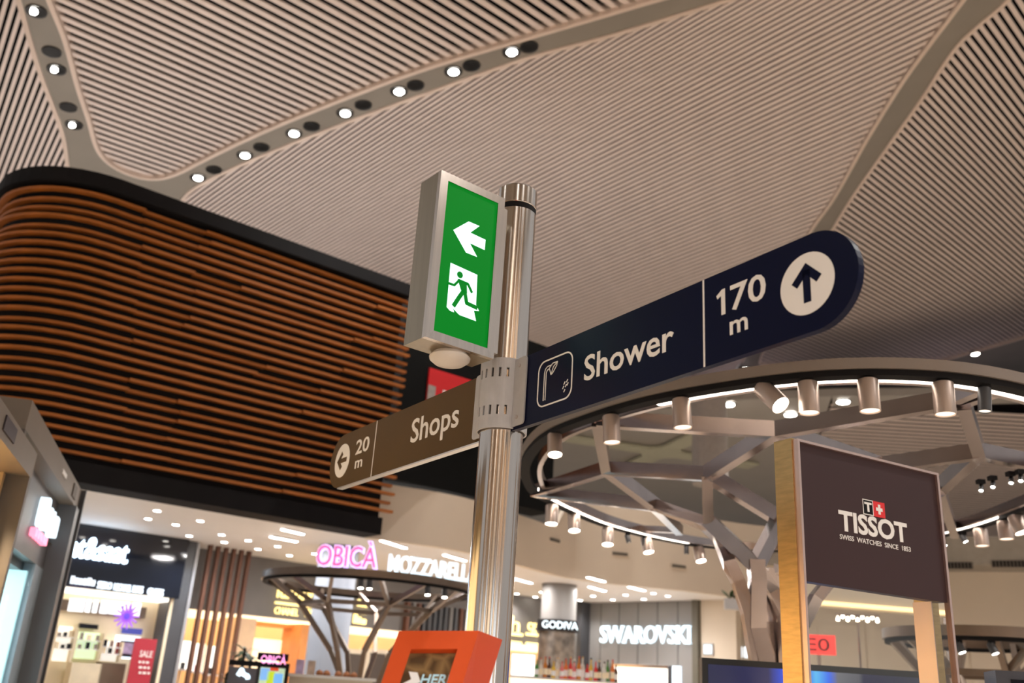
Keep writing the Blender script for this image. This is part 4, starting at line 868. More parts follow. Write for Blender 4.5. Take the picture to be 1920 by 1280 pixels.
MB(TS).box(qx0 + .003, qx1 - .003, 0.005, 0.006, qz0 + .003, qz1 - .003).build('logo_black_square', MBLACK, pn)
lettering('T', TS, qx0 + .008, qx1 - .008, qz0 + .012, qz1 - .010, 0.004, 0.005, MWHITE, pn, offset=0.04)
MB(TS).box(qx1, qx2, 0.0045, 0.006, qz0, qz1).build('logo_red_square', mat('logo_red', srgb(214, 36, 40), 0.5), pn)
mx, mz = (qx1 + qx2) / 2, (qz0 + qz1) / 2; b = MB(TS); b.box(mx - .017, mx + .017, 0.0035, 0.0045, mz - .006, mz + .006); b.box(mx - .006, mx + .006, 0.0034, 0.0045, mz - .018, mz + .018); b.build('white_cross', MWHITE, pn)

# wide screen behind it
TVd = 5.0; tvl = atd(1316, 1232, TVd); tvr = atd(1740, 1250, TVd + 0.35)
TV = frame((tvl.x, tvl.y, 0), degrees(atan2(tvr.x - tvl.x, tvr.y - tvl.y))); TVW = hypot(tvr.x - tvl.x, tvr.y - tvl.y)
tv = thing('video_screen', TV @ Vector((TVW / 2, 0, 0)), 'wide black framed video screen with a glowing blue stripe behind the glass stand', 'screen')
MB(TV).box(0, TVW, 0, 0.06, tvl.z - 0.75, tvl.z).build('frame', mat('screen_bezel', (0.01, 0.01, 0.012), 0.3), tv)
def scr_mat():
    m = bpy.data.materials.new('blue_video'); m.use_nodes = True; nt = m.node_tree; b_ = nt.nodes['Principled BSDF']; tc = nt.nodes.new('ShaderNodeTexCoord'); sx = nt.nodes.new('ShaderNodeSeparateXYZ'); rp_ = nt.nodes.new('ShaderNodeValToRGB'); cr = rp_.color_ramp
    cr.elements[0].color = (0.010, 0.013, 0.05, 1); cr.elements[1].position = 1.0; cr.elements[1].color = (0.02, 0.02, 0.035, 1)
    for p_, c_ in ((0.28, (0.010, 0.015, 0.08)), (0.36, (0.015, 0.08, 0.75)), (0.46, (0.02, 0.12, 0.95)), (0.50, (0.10, 0.55, 1.0)), (0.56, (0.03, 0.15, 0.95)), (0.60, (0.16, 0.16, 0.18)), (0.70, (0.10, 0.10, 0.12)), (0.72, (0.012, 0.014, 0.05))):
        e = cr.elements.new(p_); e.color = (*c_, 1)
    b_.inputs['Base Color'].default_value = (0.01, 0.01, 0.02, 1); b_.inputs['Roughness'].default_value = 0.2; b_.inputs['Emission Strength'].default_value = 1.0
    nt.links.new(tc.outputs['Generated'], sx.inputs[0]); nt.links.new(sx.outputs[0], rp_.inputs[0]); nt.links.new(rp_.outputs[0], b_.inputs['Emission Color']); return m
MB(TV).box(0.03, TVW - 0.03, -0.004, 0.0, tvl.z - 0.72, tvl.z - 0.03).build('picture', scr_mat(), tv)
MB(TV).box(TVW / 2 - 0.05, TVW / 2 + 0.05, 0.01, 0.05, 0, tvl.z - 0.74).build('stand', MCHAR, tv)
p2 = atd(1866, 1256, 4.2); T_ = frame((p2.x, p2.y, 0), 105); t = thing('monitor_box', p2 * 1, 'dark monitor cut off by the right bottom corner', 'monitor'); t.location = WO[t] = Vector((p2.x, p2.y, 0))
MB(T_).box(0, 0.5, 0, 0.2, p2.z - 0.4, p2.z).build('case', mat('monitor_grey', srgb(60, 62, 74), 0.4), t); MB(T_).box(0.05, 0.46, -0.006, 0, p2.z - 0.36, p2.z - 0.03).build('screen', MGLB, t); MB(T_).box(0.2, 0.3, 0.05, 0.15, 0, p2.z - 0.4).build('stand', MCHAR, t)
# glowing objects added behind the glass for reflections and lights showing in it
rs = atd(1535, 1208, 12.0); T_ = frame((rs.x, rs.y, 0), 105); zz = rs.z; t = thing('mirrored_sign', rs, 'glowing red sign in place of a reflection in the glass pane of the stand', 'sign')  # solid stand-in for a red sign mirrored in the pane
MB(T_).box(-0.19, 0.19, 0, 0.05, zz - 0.11, zz + 0.11).build('panel', glow('red_lit', (0.9, 0.06, 0.05), 1.0), t)
lettering('E0', T_, -0.14, 0.12, zz - 0.07, zz + 0.07, -0.01, 0, mat('dark_red', (0.15, 0.01, 0.01), 0.5), t); MB(T_).box(-0.02, 0.02, 0.05, 0.09, 0, zz + 0.02).build('post', MSILV, t)
cd = atd(1608, 1162, 11.0); T_ = frame((cd.x, cd.y, 0), 105); zz = cd.z; t = thing('added_bulbs', cd, 'cluster of small warm bulbs added for the lights showing in the glass pane', 'light')  # bulbs added where small lights show in the pane
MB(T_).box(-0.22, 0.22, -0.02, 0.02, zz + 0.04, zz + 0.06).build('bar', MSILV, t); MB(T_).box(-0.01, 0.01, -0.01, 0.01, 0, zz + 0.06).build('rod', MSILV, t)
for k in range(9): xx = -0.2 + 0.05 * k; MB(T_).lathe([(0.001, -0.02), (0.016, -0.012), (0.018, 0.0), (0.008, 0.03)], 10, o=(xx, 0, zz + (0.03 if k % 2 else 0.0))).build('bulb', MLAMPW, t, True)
cv0 = atd(1508, 1127, 13.0); cv1 = atd(1784, 1166, 14.0); cv1.z = cv0.z; t = thing('mirrored_strip', (cv0 + cv1) / 2, 'long warm glowing strip in place of a reflection in the glass pane', 'light')  # glowing bar built in place of a light line mirrored in the pane
MB().beam(cv0 + Vector((0, 0.06, 0.2)), cv1 + Vector((0, 0.06, 0.2)), 0.08, 0.5).build('backing_board', MCRW, t); MB().beam(cv0, cv1, 0.03, 0.05).build('glowing_strip', glow('mirrored_warm', (1.0, 0.74, 0.38), 1.6), t)
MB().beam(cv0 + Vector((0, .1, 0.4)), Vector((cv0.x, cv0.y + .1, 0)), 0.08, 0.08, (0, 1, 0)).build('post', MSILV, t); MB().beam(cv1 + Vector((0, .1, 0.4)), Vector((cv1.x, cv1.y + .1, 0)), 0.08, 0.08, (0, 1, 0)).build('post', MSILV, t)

# ================================================================== SMALLER TREE CANOPIES
def small_canopy(c, r, z, label, m, nb=7, hub=None, z_fork=None, ph=0.0, spots=()):
    t = thing('tree_canopy', (c.x, c.y, 0), label, 'canopy'); n = 60
    def rg(r0, r1, z0, z1, nm, m_): MB().sweep([[Vector((c.x + q * cos(a), c.y + q * sin(a), zz)) for q, zz in ((r0, z0), (r1, z0), (r1, z1), (r0, z1))] for a in [2 * pi * k / n for k in range(n)]], True).build(nm, m_, t, True)
    rg(r - 0.05, r, z + 0.03, z + 0.11, 'outer_hoop', m); rg(r - 0.07, r - 0.02, z, z + 0.03, 'lighting_track', MBLACK)
    zf = z_fork or z - 0.75; C0 = Vector((c.x, c.y, 0))
    base = [C0 + Vector((0.10 * cos(a), 0.10 * sin(a), zf - 0.9)) for a in (0.5, 2.6, 4.6)]
    for p in base: MB().beam(p, C0 + Vector((p.x - c.x, p.y - c.y, 0)) * 0.8, 0.07, 0.07, (0, 1, 0)).build('trunk', m, t)
    fork = []
    for k in range(nb):
        a = ph + 2 * pi * k / nb; m1 = C0 + Vector((0.30 * r * cos(a), 0.30 * r * sin(a), zf)); m2 = C0 + Vector((0.62 * r * cos(a + 0.25), 0.62 * r * sin(a + 0.25), z - 0.22)); fork.append(m2)
        MB().beam(base[k % 3], m1, 0.055, 0.055, (0, 1, .1)).build('branch', m, t); MB().beam(m1, m2, 0.05, 0.06).build('branch', m, t)
        for da in (-0.22, 0.26): MB().beam(m2, C0 + Vector(((r - 0.05) * cos(a + 0.25 + da), (r - 0.05) * sin(a + 0.25 + da), z + 0.06)), 0.045, 0.055).build('branch', m, t)
    for k in range(nb): MB().beam(fork[k], fork[(k + 1) % nb], 0.04, 0.05).build('branch', m, t)
    return t
MBRZ = mat('bronze_truss', srgb(120, 104, 92), 0.35, 0.7, 0.1, 6)
c2 = atd(695, 1086, 12.4); small_canopy(c2, 1.36, 2.72, 'bronze tree shaped canopy carrying the pink and white lit letters', MBRZ, ph=0.4)
for i, (px_, py_) in enumerate(((675, 1082), (694, 1085), (806, 1098), (848, 1103), (624, 1115))):
    track_spot(px_, py_, (0.1, -0.3, -1), 0.10, 0.035, 1, '%s small spotlight from the left on the bronze tree canopy' % ORD[i], body=MCHAR, z=2.72, snap=circ_snap(c2, 1.36, 2.72), group='spotlights on the bronze tree canopy')
c3 = atd(1835, 1212, 9.0); small_canopy(c3, 0.75, c3.z, 'small far tree canopy at the right bottom edge', MBRZ, nb=6, ph=0.2)
for i, (px_, py_) in enumerate(((1800, 1200), (1852, 1204), (1910, 1206))):
    track_spot(px_, py_, (0.2, -0.4, -1), 0.09, 0.03, 1, '%s small spotlight on the far tree canopy at the right edge' % ORD[i], body=MCHAR, z=c3.z, snap=circ_snap(c3, 0.75, c3.z), group='spotlights on the small far canopy')
for i, (px_, py_) in enumerate(((1838, 893), (1860, 886), (1894, 878), (1912, 874))):
    track_spot(px_, py_ + 6, (-0.4, -0.5, -1), 0.045, 0.013, 1, '%s small bright spotlight from the left on the inner branch at the right edge' % ORD[i], body=MCHAR, z=2.93, snap=None, group='small spotlights on the inner branch')
# letters standing on the bronze canopy
def curved_word(s_, pts, base_z, mats, label, zh, depth=0.05):
    pass
MPINK = glow('pink_neon', (0.90, 0.10, 0.26), 1.3); MHALO = glow('lilac_halo', (0.62, 0.52, 0.98), 1.5)
zc2 = 2.83
def word(s_, pa, pb, ytop, label, face, halo=None, hz=None):
    a = onz(*pa, zc2); b_ = onz(*pb, zc2); T = frame((a.x, a.y, 0), degrees(atan2(b_.x - a.x, b_.y - a.y))); L = hypot(b_.x - a.x, b_.y - a.y); z1 = wl(T, (pa[0] + pb[0]) / 2, ytop)[1] if hz is None else zc2 + hz
    t = thing('lit_letters', a, label, 'shop sign')
    if halo: lettering(s_, T, 0, L, zc2 + 0.005, z1, 0.0, 0.05, halo, t, offset=0.045, split=True)
    lettering(s_, T, 0.015 if halo else 0, L - (0.015 if halo else 0), zc2 + (0.02 if halo else 0.005), z1 - (0.015 if halo else 0), -0.03, 0.0, face, t, offset=-0.005 if halo else 0.02, split=True)
    return T, L
word('OBICÀ', (590, 1062), (706, 1068), 1024, 'pink lit letters with a lilac halo standing on the bronze canopy', MPINK, MHALO, hz=0.325)
word('MOZZARELLA', (726, 1073), (893, 1094), 1050, 'bluish white lit letters standing on the bronze canopy', MSIGNW, None, hz=0.215)

# ================================================================== COUNTERS AND SMALL THINGS ALONG THE BOTTOM
kd = 10.6; T_ = frame(tuple(atd(440, 1272, kd))[:2] + (0,), 78)
def kb(a, b_, c, d, y0, y1, name, m, par=None, T=None, z0=None, **kw):
    T = T or T_; x0, z1 = wl(T, a, b_); x1, zl = wl(T, c, d); return MB(T).box(x0, x1, y0, y1, zl if z0 is None else z0, z1).build(name, m, par, **kw)
t = thing('menu_sign', T_ @ Vector((0.1, 0, 0)), 'grey sign box with a white lit script mark below the palm plant', 'sign')
kb(430, 1249, 482, 1300, 0.0, 0.25, 'box', mat('dark_grey_box', srgb(86, 82, 90), 0.5), t, z0=0.0); kb(430, 1236, 482, 1249, 0.0, 0.25, 'black_top', MBLACK, t)
ax0, az0 = wl(T_, 445, 1272); ax1, az1 = wl(T_, 467, 1258)
b = MB(T_); b.stroke([(ax0, az0 + .03), (ax0 + .03, az0 + .09), (ax0 + .05, az0 + .05), (ax0 + .1, az0 + .03), (ax1, az0)], 0.045, -0.02, 0); b.build('script_mark', MSIGNW, t)
t = thing('menu_screen', T_ @ Vector((0.4, 0, 0)), 'black menu stand with a colourful screen and small pink letters on top', 'screen')
kb(484, 1240, 536, 1300, 0.0, 0.2, 'case', MBLACK, t, z0=0.0); kb(489, 1250, 529, 1297, -0.012, 0, 'screen', mat('menu_picture', srgb(170, 190, 160), 0.4, 0, 0.6, 9, emit=0.9), t)
for k_, (cc_, a, b_, c, d) in enumerate(((srgb(120, 170, 230), 490, 1252, 503, 1275), (srgb(190, 60, 30), 507, 1251, 522, 1258), (srgb(180, 200, 40), 502, 1258, 512, 1285), (srgb(110, 170, 230), 514, 1262, 527, 1292))):
    kb(a, b_, c, d, -0.016, -0.012, 'picture_patch', mat('menu_patch_%d' % k_, cc_, 0.4, emit=0.8), t)
kb(484, 1222, 540, 1240, 0.03, 0.06, 'letter_board', MBLACK, t); x0, z0_ = wl(T_, 488, 1243); x1, _z = wl(T_, 536, 1243); lettering('OBICÀ', T_, x0, x1, z0_, z0_ + 0.105, -0.03, 0.0, glow('pink_small', (0.95, 0.35, 0.75), 1.4), t, offset=0.01, split=True)
# palm plant behind
def palm(px, py, d, label, n, L, zb):
    c = atd(px, py, d); t = thing('potted_palm', (c.x, c.y, 0), label, 'plant')
    MB().tube([(c.x, c.y, zb - 0.5), (c.x + 0.01, c.y, c.z)], 0.018, 8).build('stem', mat('dark_stem', srgb(40, 34, 26), 0.6), t)
    MB().lathe([(0.12, 0), (0.16, zb - 0.45), (0.13, zb - 0.45)], 20, o=(c.x, c.y, 0)).build('pot', MBLACK, t, True)
    for k in range(n):
        a = 2 * pi * k / n + random.uniform(-.3, .3); up = random.uniform(0.0, 0.9)
        leaf((c.x, c.y, c.z - random.uniform(0, 0.12)), (cos(a), sin(a), up), L * random.uniform(0.75, 1.15), 0.05, MLEAF, t, 0.45)
palm(458, 1215, 11.5, 'dark palm plant with thin leaves behind the sign boxes', 18, 0.24, 1.75)
palm(470, 1232, 12.1, 'low bushy palm plant just above the black menu stand', 14, 0.2, 1.7)
palm(424, 1262, 11.4, 'small dark leafy plant at the left of the grey sign box', 12, 0.16, 1.6)
# food counter
Tc = frame(tuple(atd(540, 1283, 10.9))[:2] + (0,), 80); t = thing('food_counter', Tc @ Vector((0.8, 0, 0)), 'pale food counter with a lit top below the thick column', 'counter')
x1, zt_ = wl(Tc, 700, 1272); MB(Tc).box(0, x1, 0, 0.6, 0, zt_ - 0.03).build('body', MCRW, t); MB(Tc).box(-0.03, x1 + 0.03, -0.03, 0.63, zt_ - 0.03, zt_).build('top', MWHITE, t)
for i, (a, b_, cc_, nm) in enumerate(((556, 1235, srgb(200, 180, 215), 'lilac'), (578, 1235, srgb(200, 178, 160), 'beige'))):
    x0, z1 = wl(Tc, a, b_ + i * 2); x2, _z = wl(Tc, a + 15, b_); tag(MB(Tc).box(x0, x2, 0.2, 0.24, zt_, z1).build('menu_board', mat('board_' + nm, cc_, 0.5, 0, 0.25, 12), None), '%s menu board standing on the food counter' % nm, 'menu board')
for i, a in enumerate((598, 612, 634, 650, 664)):
    x0, _z = wl(Tc, a, 1270); tag(MB(Tc).lathe([(0.001, 0.06), (0.03, 0.045), (0.042, 0.02), (0.036, 0.0)], 14, o=(x0, 0.15, zt_)).build('pastry', mat('pastry_brown', srgb(150, 90, 46), 0.6, 0, 0.3, 20), None, True), '%s brown pastry from the left on the food counter' % ORD[i], 'pastry', 'pastries on the food counter')
# bar shelf with bottles right of the post
Tb_ = frame(tuple(atd(956, 1283, 11.5))[:2] + (0,), 92); xb1, zs_ = wl(Tb_, 1165, 1272); _, zs_ = wl(Tb_, 1080, 1274)
t = thing('bar_shelf', Tb_ @ Vector((0.7, 0, 0)), 'bar with a brightly lit bottle shelf right of the sign post', 'bar')
MB(Tb_).box(0, xb1, 0, 0.5, 0, zs_ - 0.09).build('body', MCRW, t); MB(Tb_).box(0, xb1, -0.02, 0.5, zs_ - 0.08, zs_ - 0.02).build('glowing_edge', glow('bar_glow', (1.0, 0.86, 0.66), 1.4), t); MB(Tb_).box(0, xb1, -0.02, 0.5, zs_ - 0.02, zs_).build('shelf_top', MWHITE, t)
cols = [('green', srgb(60, 120, 50)), ('amber', srgb(190, 110, 30)), ('yellow', srgb(210, 170, 60)), ('dark brown', srgb(70, 44, 30)), ('red', srgb(200, 40, 40)), ('pink', srgb(210, 110, 110)), ('clear', srgb(210, 205, 195)), ('orange', srgb(210, 110, 50))]
seq = [0, 6, 1, 3, 2, 6, 5, 7, 4, 5, 1, 6, 4, 2, 4, 3, 6, 0, 7, 3]
for i, k in enumerate(seq):
    a = 1006 + i * 8.0; x0, _z = wl(Tb_, a, 1262); h = random.uniform(0.19, 0.27); r = random.uniform(0.021, 0.027); yb = 0.1 + 0.13 * (i % 2); nm, cc_ = cols[k]
    bt = thing('bottle', Tb_ @ Vector((x0, yb, zs_)), '%s bottle, %s from the left on the lit bar shelf' % (nm, ORD[i]), 'bottle', 'bottles on the bar shelf')
    MB(Tb_).lathe([(r * 0.9, 0), (r, 0.006), (r, h * 0.55), (r * 0.85, h * 0.63), (r * 0.38, h * 0.74), (r * 0.36, h * 0.93)], 14, o=(x0, yb, zs_)).build('glass_body', mat('bottle_' + nm.replace(' ', '_'), cc_, 0.12, 0, 0.1, 10, spec=0.6), bt, True)
    MB(Tb_).lathe([(r * 0.42, h * 0.93), (r * 0.42, h)], 10, o=(x0, yb, zs_)).build('cap', random.choice((MBLACK, MATS['banner_red'], MGOLD)), bt, True)
    MB(Tb_).lathe([(r * 1.02, h * 0.16), (r * 1.02, h * 0.45)], 14, o=(x0, yb, zs_)).build('paper_label', random.choice((MWHITE, MINT)), bt, True)
x0, z1 = wl(Tb_, 958, 1222); x1, z0_ = wl(Tb_, 1003, 1272); t = thing('light_box', Tb_ @ Vector(((x0 + x1) / 2, 0.2, zs_)), 'bright white light box between the sign post and the bottles', 'light box')
MB(Tb_).box(x0, x1, 0.16, 0.24, zs_, z1).build('case', MWHITE, t); MB(Tb_).box(x0 + .015, x1 - .015, 0.15, 0.16, zs_ + .015, z1 - .015).build('glowing_face', glow('lightbox_white', (1, 0.97, 0.93), 2.0), t)

# ================================================================== NEAR SHOP AT THE LEFT EDGE
TL = frame((-2.72, 5.16, 0), -17.3)
MTAUP = mat('taupe_portal', srgb(116, 105, 94), 0.5, 0, 0.05, 3); MTAUD = mat('taupe_dark', srgb(88, 80, 74), 0.5, 0, 0.05, 3)
g1 = thing('shop_portal', TL @ Vector((-1.2, 0, 0)), 'taupe portal with a warm lit recess at the left edge', 'shop front')
MB(TL).box(-3.2, -0.04, -0.10, 0.5, 2.55, 2.69).build('lintel', MTAUP, g1)
MB(TL).box(-0.10, -0.04, -0.10, 0.62, 0, 2.55).build('jamb', MTAUD, g1)
MB(TL).box(-0.16, -0.102, 0.02, 0.6, 0, 2.548).build('inner_lining', mat('tan_lining', srgb(190, 158, 116), 0.5), g1)
MB(TL).box(-3.2, -0.1, 0.6, 0.66, 0, 2.69).build('back_panel', mat('tan_back', srgb(176, 142, 98), 0.5), g1)
vx, vz = wl(TL @ Matrix.Translation((0, -0.1, 0)), 18, 806); MB(TL).box(vx - 0.16, vx + 0.14, -0.108, -0.1, vz - 0.035, vz + 0.035).build('dark_vent', mat('vent_plum', srgb(58, 50, 54), 0.5), g1)
gp = MB(TL).box(-3.0, -0.42, 0.5, 0.6, 1.2, 2.38).build('gold_frame', MGOLD, g1); MB(TL).box(-2.95, -0.47, 0.49, 0.5, 1.25, 2.33).build('lit_panel', glow('amber_panel', (1.0, 0.74, 0.36), 1.3), gp)
pl_ = TL @ Vector((-0.35, 0.25, 2.545)); MB().lathe([(0.001, -0.008), (0.03, -0.006), (0.034, 0)], 14, o=pl_).build('recessed_lamp', MLAMPW, g1, True)
lamp('SPOT', 'portal_lamp', pl_ + Vector((0, 0, -0.03)), 160, (1, 0.78, 0.5), (0, 0, -1), spot_size=radians(120), spot_blend=0.6, shadow_soft_size=0.04)
g2 = thing('shop_portal', TL @ Vector((1.4, 0, 0)), 'grey shop front with a white and pink lit sign and a pale blue display window', 'shop front')
MB(TL).box(0.0, 2.95, 0.0, 0.6, 2.83, 3.0).build('lintel', MTAUP, g2)
MB(TL).box(0.0, 0.06, 0.0, 0.6, 0.0, 2.83).build('jamb', MTAUD, g2)
MB(TL).box(2.72, 2.95, -0.02, 0.6, 0.0, 2.83).build('jamb', mat('blue_grey_jamb', srgb(100, 102, 106), 0.4, 0, 0.04, 3), g2)
MB(TL).box(2.95, 3.0, -0.04, 0.6, 0.0, 3.0).build('edge_post', MCHAR, g2)
MB(TL).box(0.06, 2.72, 0.12, 0.2, 2.30, 2.83).build('sign_panel', mat('grey_sign_panel', srgb(84, 82, 84), 0.4, 0, 0.06, 3), g2)
MB(TL).box(2.3, 2.72, 0.12, 0.2, 0.0, 2.30).build('side_panel', mat('blue_grey_panel', srgb(146, 158, 168), 0.4), g2)
lx, lz = wl(TL, 122, 866 + 13); MB(TL).box(lx - 0.12, lx + 0.12, -0.008, 0, 2.90, 2.93).build('slot_lamp', MWHITE, g2); MB(TL).box(2.4, 2.62, -0.01, 0, 2.86, 2.96).build('square_vent', MVENT, g2)
sgp = MB(TL).box(1.7, 2.72, 0.10, 0.12, 2.50, 2.505).build('sign_rail', MTAUD, g2)
for a, w_, h0, h1 in ((1.80, 0.16, 2.53, 2.74), (2.02, 0.14, 2.53, 2.70), (2.20, 0.12, 2.56, 2.70), (2.38, 0.2, 2.53, 2.69)): MB(TL).plate(rrect(a, a + w_, h0, h1, 0.04, 4), 0.06, 0.12).build('white_letter', MSIGNW, g2)
for a in (1.68, 1.82, 1.96, 2.10, 2.22): MB(TL).plate(rrect(a, a + 0.1, 2.44, 2.50, 0.015, 3), 0.08, 0.12).build('pink_letter', glow('pink_letter', (1.0, 0.28, 0.42), 1.6), g2)
MB(TL).box(0.06, 2.3, 0.56, 0.6, 0.0, 2.30).build('window_back', mat('pale_blue_back', srgb(186, 220, 222), 0.5, emit=1.0, ecol=srgb(190, 236, 240)), g2)
MB(TL).box(0.06, 2.3, 0.2, 0.56, 2.24, 2.30).build('window_ceiling', mat('window_ceiling_dark', srgb(40, 42, 50), 0.4), g2)
for k in range(6): MB(TL).box(0.5 + k * 0.3, 0.56 + k * 0.3, 0.28, 0.34, 2.232, 2.24).build('window_lamp', MLAMP, g2)
MB(TL).box(0.9, 1.5, 0.5, 0.56, 0.6, 2.05).build('light_column', glow('cool_column', (0.86, 0.97, 1.0), 2.2), g2)
MB(TL).box(0.3, 1.6, 0.24, 0.52, 1.52, 1.56).build('display_shelf', MWHITE, g2)
for k in range(4): MB(TL).box(0.9 + k * 0.16, 0.98 + k * 0.16, 0.28, 0.34, 1.56, 1.62).build('goods', random.choice((MGLB, MSTEEL)), g2)
MB(TL).box(2.24, 2.3, 0.16, 0.56, 0.0, 2.24).build('lit_side_panel', mat('pale_cyan_lit', srgb(196, 226, 226), 0.5, 0, 0.05, 2, emit=0.75, ecol=srgb(196, 236, 238)), g2)
MB(TL).box(2.16, 2.24, 0.38, 0.56, 0.3, 2.1).build('light_column', MATS['cool_column'] if 'cool_column' in MATS else glow('cool_column', (0.86, 0.97, 1.0), 2.2), g2)
MB(TL).box(0.06, 2.3, 0.14, 0.15, 0.0, 2.30).build('window_pane', glass_mat('shop_glass', (0.93, 0.98, 1.0), 0.04), g2)
MB(TL).box(0.0, 3.0, 0.6, 0.7, 0, 3.0).build('back_wall', MTAUD, g2)
lamp('AREA', 'window_lamp', TL @ Vector((1.2, 0.38, 2.22)), 14, (0.85, 0.97, 1.0), (0, 0, -1), size=0.3)

# ================================================================== ORANGE KIOSK
def kp(px, py, d): return atd(px, py, d)
KA, KB_, KC, KD = kp(748, 1182, 2.00), kp(898, 1182, 2.04), kp(800, 1500, 1.82), kp(640, 1500, 1.80)
KE, KG = kp(942, 1199, 2.24), kp(850, 1500, 2.02)
ks = thing('info_kiosk', Vector(((KC.x + KD.x) / 2 + 0.05, KC.y + 0.1, 0)), 'bright orange touch screen kiosk in front of the sign post', 'kiosk')
MOR = mat('orange_lacquer', srgb(210, 78, 26), 0.42, 0, 0.04, 2, spec=0.3); MORS = MOR
KF = KA + (KE - KB_); KH = KD + (KG - KC)                      # hidden back corners
def q3(u, v, off=0.0):                                       # point on the sloping front face
    a = KA.lerp(KB_, u); b_ = KD.lerp(KC, u); n_ = (KB_ - KA).cross(KD - KA).normalized()
    if n_.y > 0: n_ = -n_
    return a.lerp(b_, v) + n_ * off
sx0, sx1, sv0, sv1 = 0.225, 0.80, 0.125, 0.86
fr_ = MB(); O_ = [q3(0, 0), q3(1, 0), q3(1, 1), q3(0, 1)]; I_ = [q3(sx0, sv0), q3(sx1, sv0), q3(sx1, sv1), q3(sx0, sv1)]; J_ = [q3(sx0, sv0, -0.015), q3(sx1, sv0, -0.015), q3(sx1, sv1, -0.015), q3(sx0, sv1, -0.015)]
fr_.add(O_ + I_ + J_, [(i, (i + 1) % 4, 4 + (i + 1) % 4, 4 + i) for i in range(4)] + [(4 + i, 4 + (i + 1) % 4, 8 + (i + 1) % 4, 8 + i) for i in range(4)]); fr_.build('front_frame', MOR, ks)
bd = MB(); bd.add([KA, KB_, KC, KD, KF, KE, KG, KH], [(0, 4, 5, 1), (1, 5, 6, 2), (3, 2, 6, 7), (0, 3, 7, 4), (4, 7, 6, 5)]); bd.build('body_shell', MORS, ks)
def leafy():
    m = bpy.data.materials.new('brown_leaf_screen'); m.use_nodes = True; nt = m.node_tree; b_ = nt.nodes['Principled BSDF']; tc = nt.nodes.new('ShaderNodeTexCoord'); v = nt.nodes.new('ShaderNodeTexVoronoi'); v.inputs['Scale'].default_value = 26; v.feature = 'DISTANCE_TO_EDGE'
    rp_ = nt.nodes.new('ShaderNodeValToRGB'); rp_.color_ramp.elements[0].color = (*srgb(120, 92, 58), 1); rp_.color_ramp.elements[1].color = (*srgb(72, 52, 32), 1); rp_.color_ramp.elements[1].position = 0.25
    nt.links.new(tc.outputs['Object'], v.inputs['Vector']); nt.links.new(v.outputs[0], rp_.inputs[0]); nt.links.new(rp_.outputs[0], b_.inputs['Base Color']); nt.links.new(rp_.outputs[0], b_.inputs['Emission Color']); b_.inputs['Emission Strength'].default_value = 0.25; b_.inputs['Roughness'].default_value = 0.15; return m
scn = MB().add(J_ , [(0, 1, 2, 3)]).build('screen', leafy(), ks)
xa = (q3(1, .5) - q3(0, .5)).normalized(); za = (q3(.5, 0) - q3(.5, 1)).normalized(); ya = za.cross(xa).normalized(); o_ = q3(0.47, 0.33, -0.0145)
TK = Matrix(((xa.x, ya.x, za.x, o_.x), (xa.y, ya.y, za.y, o_.y), (xa.z, ya.z, za.z, o_.z), (0, 0, 0, 1)))
lettering('HERE', TK, 0, 0.066, 0.0, 0.024, -0.001, 0.001, mat('pale_blue_print', srgb(160, 190, 200), 0.4, emit=0.3), scn, offset=0.02)
MB(TK).plate([(-0.05, -0.01), (-0.02, 0.012), (-0.03, 0.03), (-0.012, 0.028), (0.0, 0.006), (-0.02, -0.012)], -0.001, 0.001).build('white_graphic', MWHITE, scn)
MB().box(ks.location.x - 0.16, ks.location.x + 0.16, ks.location.y - 0.14, ks.location.y + 0.16, 0, 1.28).build('pedestal', MORS, ks)

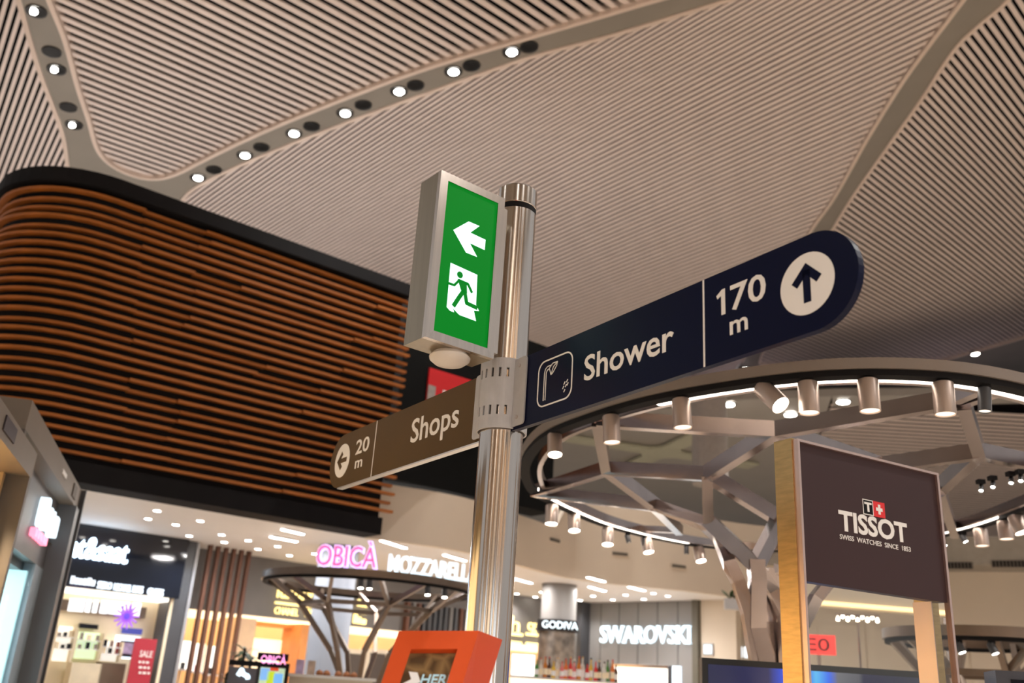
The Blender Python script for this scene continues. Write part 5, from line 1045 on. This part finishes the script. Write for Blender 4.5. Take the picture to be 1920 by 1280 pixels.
# ================================================================== THE CONCOURSE BEHIND THE VIEWER (unseen; lit windows and pillars added for reflections in the steel)
MB().box(-16, 16, -10.3, -10.0, 0, 12.5).build('wall_back', mat('back_wall_taupe', srgb(196, 176, 156), 0.6), kind='structure', label='taupe shop wall across the concourse behind the viewer')
for k, (x0, x1, mname) in enumerate(((-13, -9.2, 'warm'), (-8, -5.2, 'cool'), (-4.2, -2.6, 'warm'), (-1.4, 1.0, 'warm'), (2.0, 3.6, 'cool'), (4.6, 7.4, 'warm'), (8.6, 12.5, 'cool'))):
    mm = {'warm': glow('added_window_warm', (1.0, 0.82, 0.62), 1.2), 'cool': glow('added_window_cool', (0.72, 0.86, 1.0), 1.6), 'dark': MGLB}[mname]
    t = thing('shop_window', ((x0 + x1) / 2, -10.0, 0), '%s shop window added unseen behind the viewer, %s from the left' % (mname, ORD[k]), 'window')
    MB().box(x0, x1, -10.0, -9.95, 0.2, 3.2).build('pane', mm, t)
    for xx in (x0 - 0.3, x1): MB().box(xx, xx + 0.35, -10.0, -9.6, 0, 12.4).build('pillar', mat('brown_back_pillar', srgb(84, 70, 58), 0.6), t)
    MB().box(x0, x1, -10.0, -9.8, 3.2, 3.6).build('head', MCHAR, t)
    MB().box(x0 + (x1 - x0) * 0.35, x1 - (x1 - x0) * 0.25, -10.0, -9.9, 3.8, 12.2).build('upper_panel', mat('pale_upper_panel', srgb(225, 214, 200), 0.6) if k % 2 else mat('tan_upper_panel', srgb(196, 150, 96), 0.6), t)

# the ceiling carries on overhead and behind the viewer, with unseen downlights added to light the hall
ob = MB(); ob.prism([(-18, -10.2, cz(-18, -10.2)), (20, -10.2, cz(20, -10.2)), (20, 6.5, cz(20, 6.5)), (-18, 6.5, cz(-18, 6.5))], (0, 0, 0.3)).build('ceiling_overhead', MBAND, kind='structure', label='plain ceiling overhead and behind the viewer')
for i, (x_, y_) in enumerate(((9, 4), (12, -2), (15, 5), (7, -7.5), (-6, -7.5), (-10, 1), (13, -8), (0.5, -8.5))):
    c = Vector((x_, y_, cz(x_, y_) - 0.02)); t = thing('recessed_downlight', c, 'added unseen downlight overhead behind the viewer, %s of its group' % ORD[i], 'downlight', 'added downlights overhead')
    MB().lathe([(0.13, -0.03), (0.16, -0.03), (0.16, 0.0)], 20, o=c).build('trim_ring', MCAN, t, True); MB().lathe([(0.001, -0.03), (0.12, -0.028), (0.13, 0.0)], 18, o=c).build('lens', MLAMP, t, True)
    lamp('SPOT', 'downlight_lamp', c + Vector((0, 0, -0.12)), OVERHEAD_W, (1, 0.965, 0.92), (0, 0, -1), spot_size=radians(120), spot_blend=0.7, shadow_soft_size=0.08)
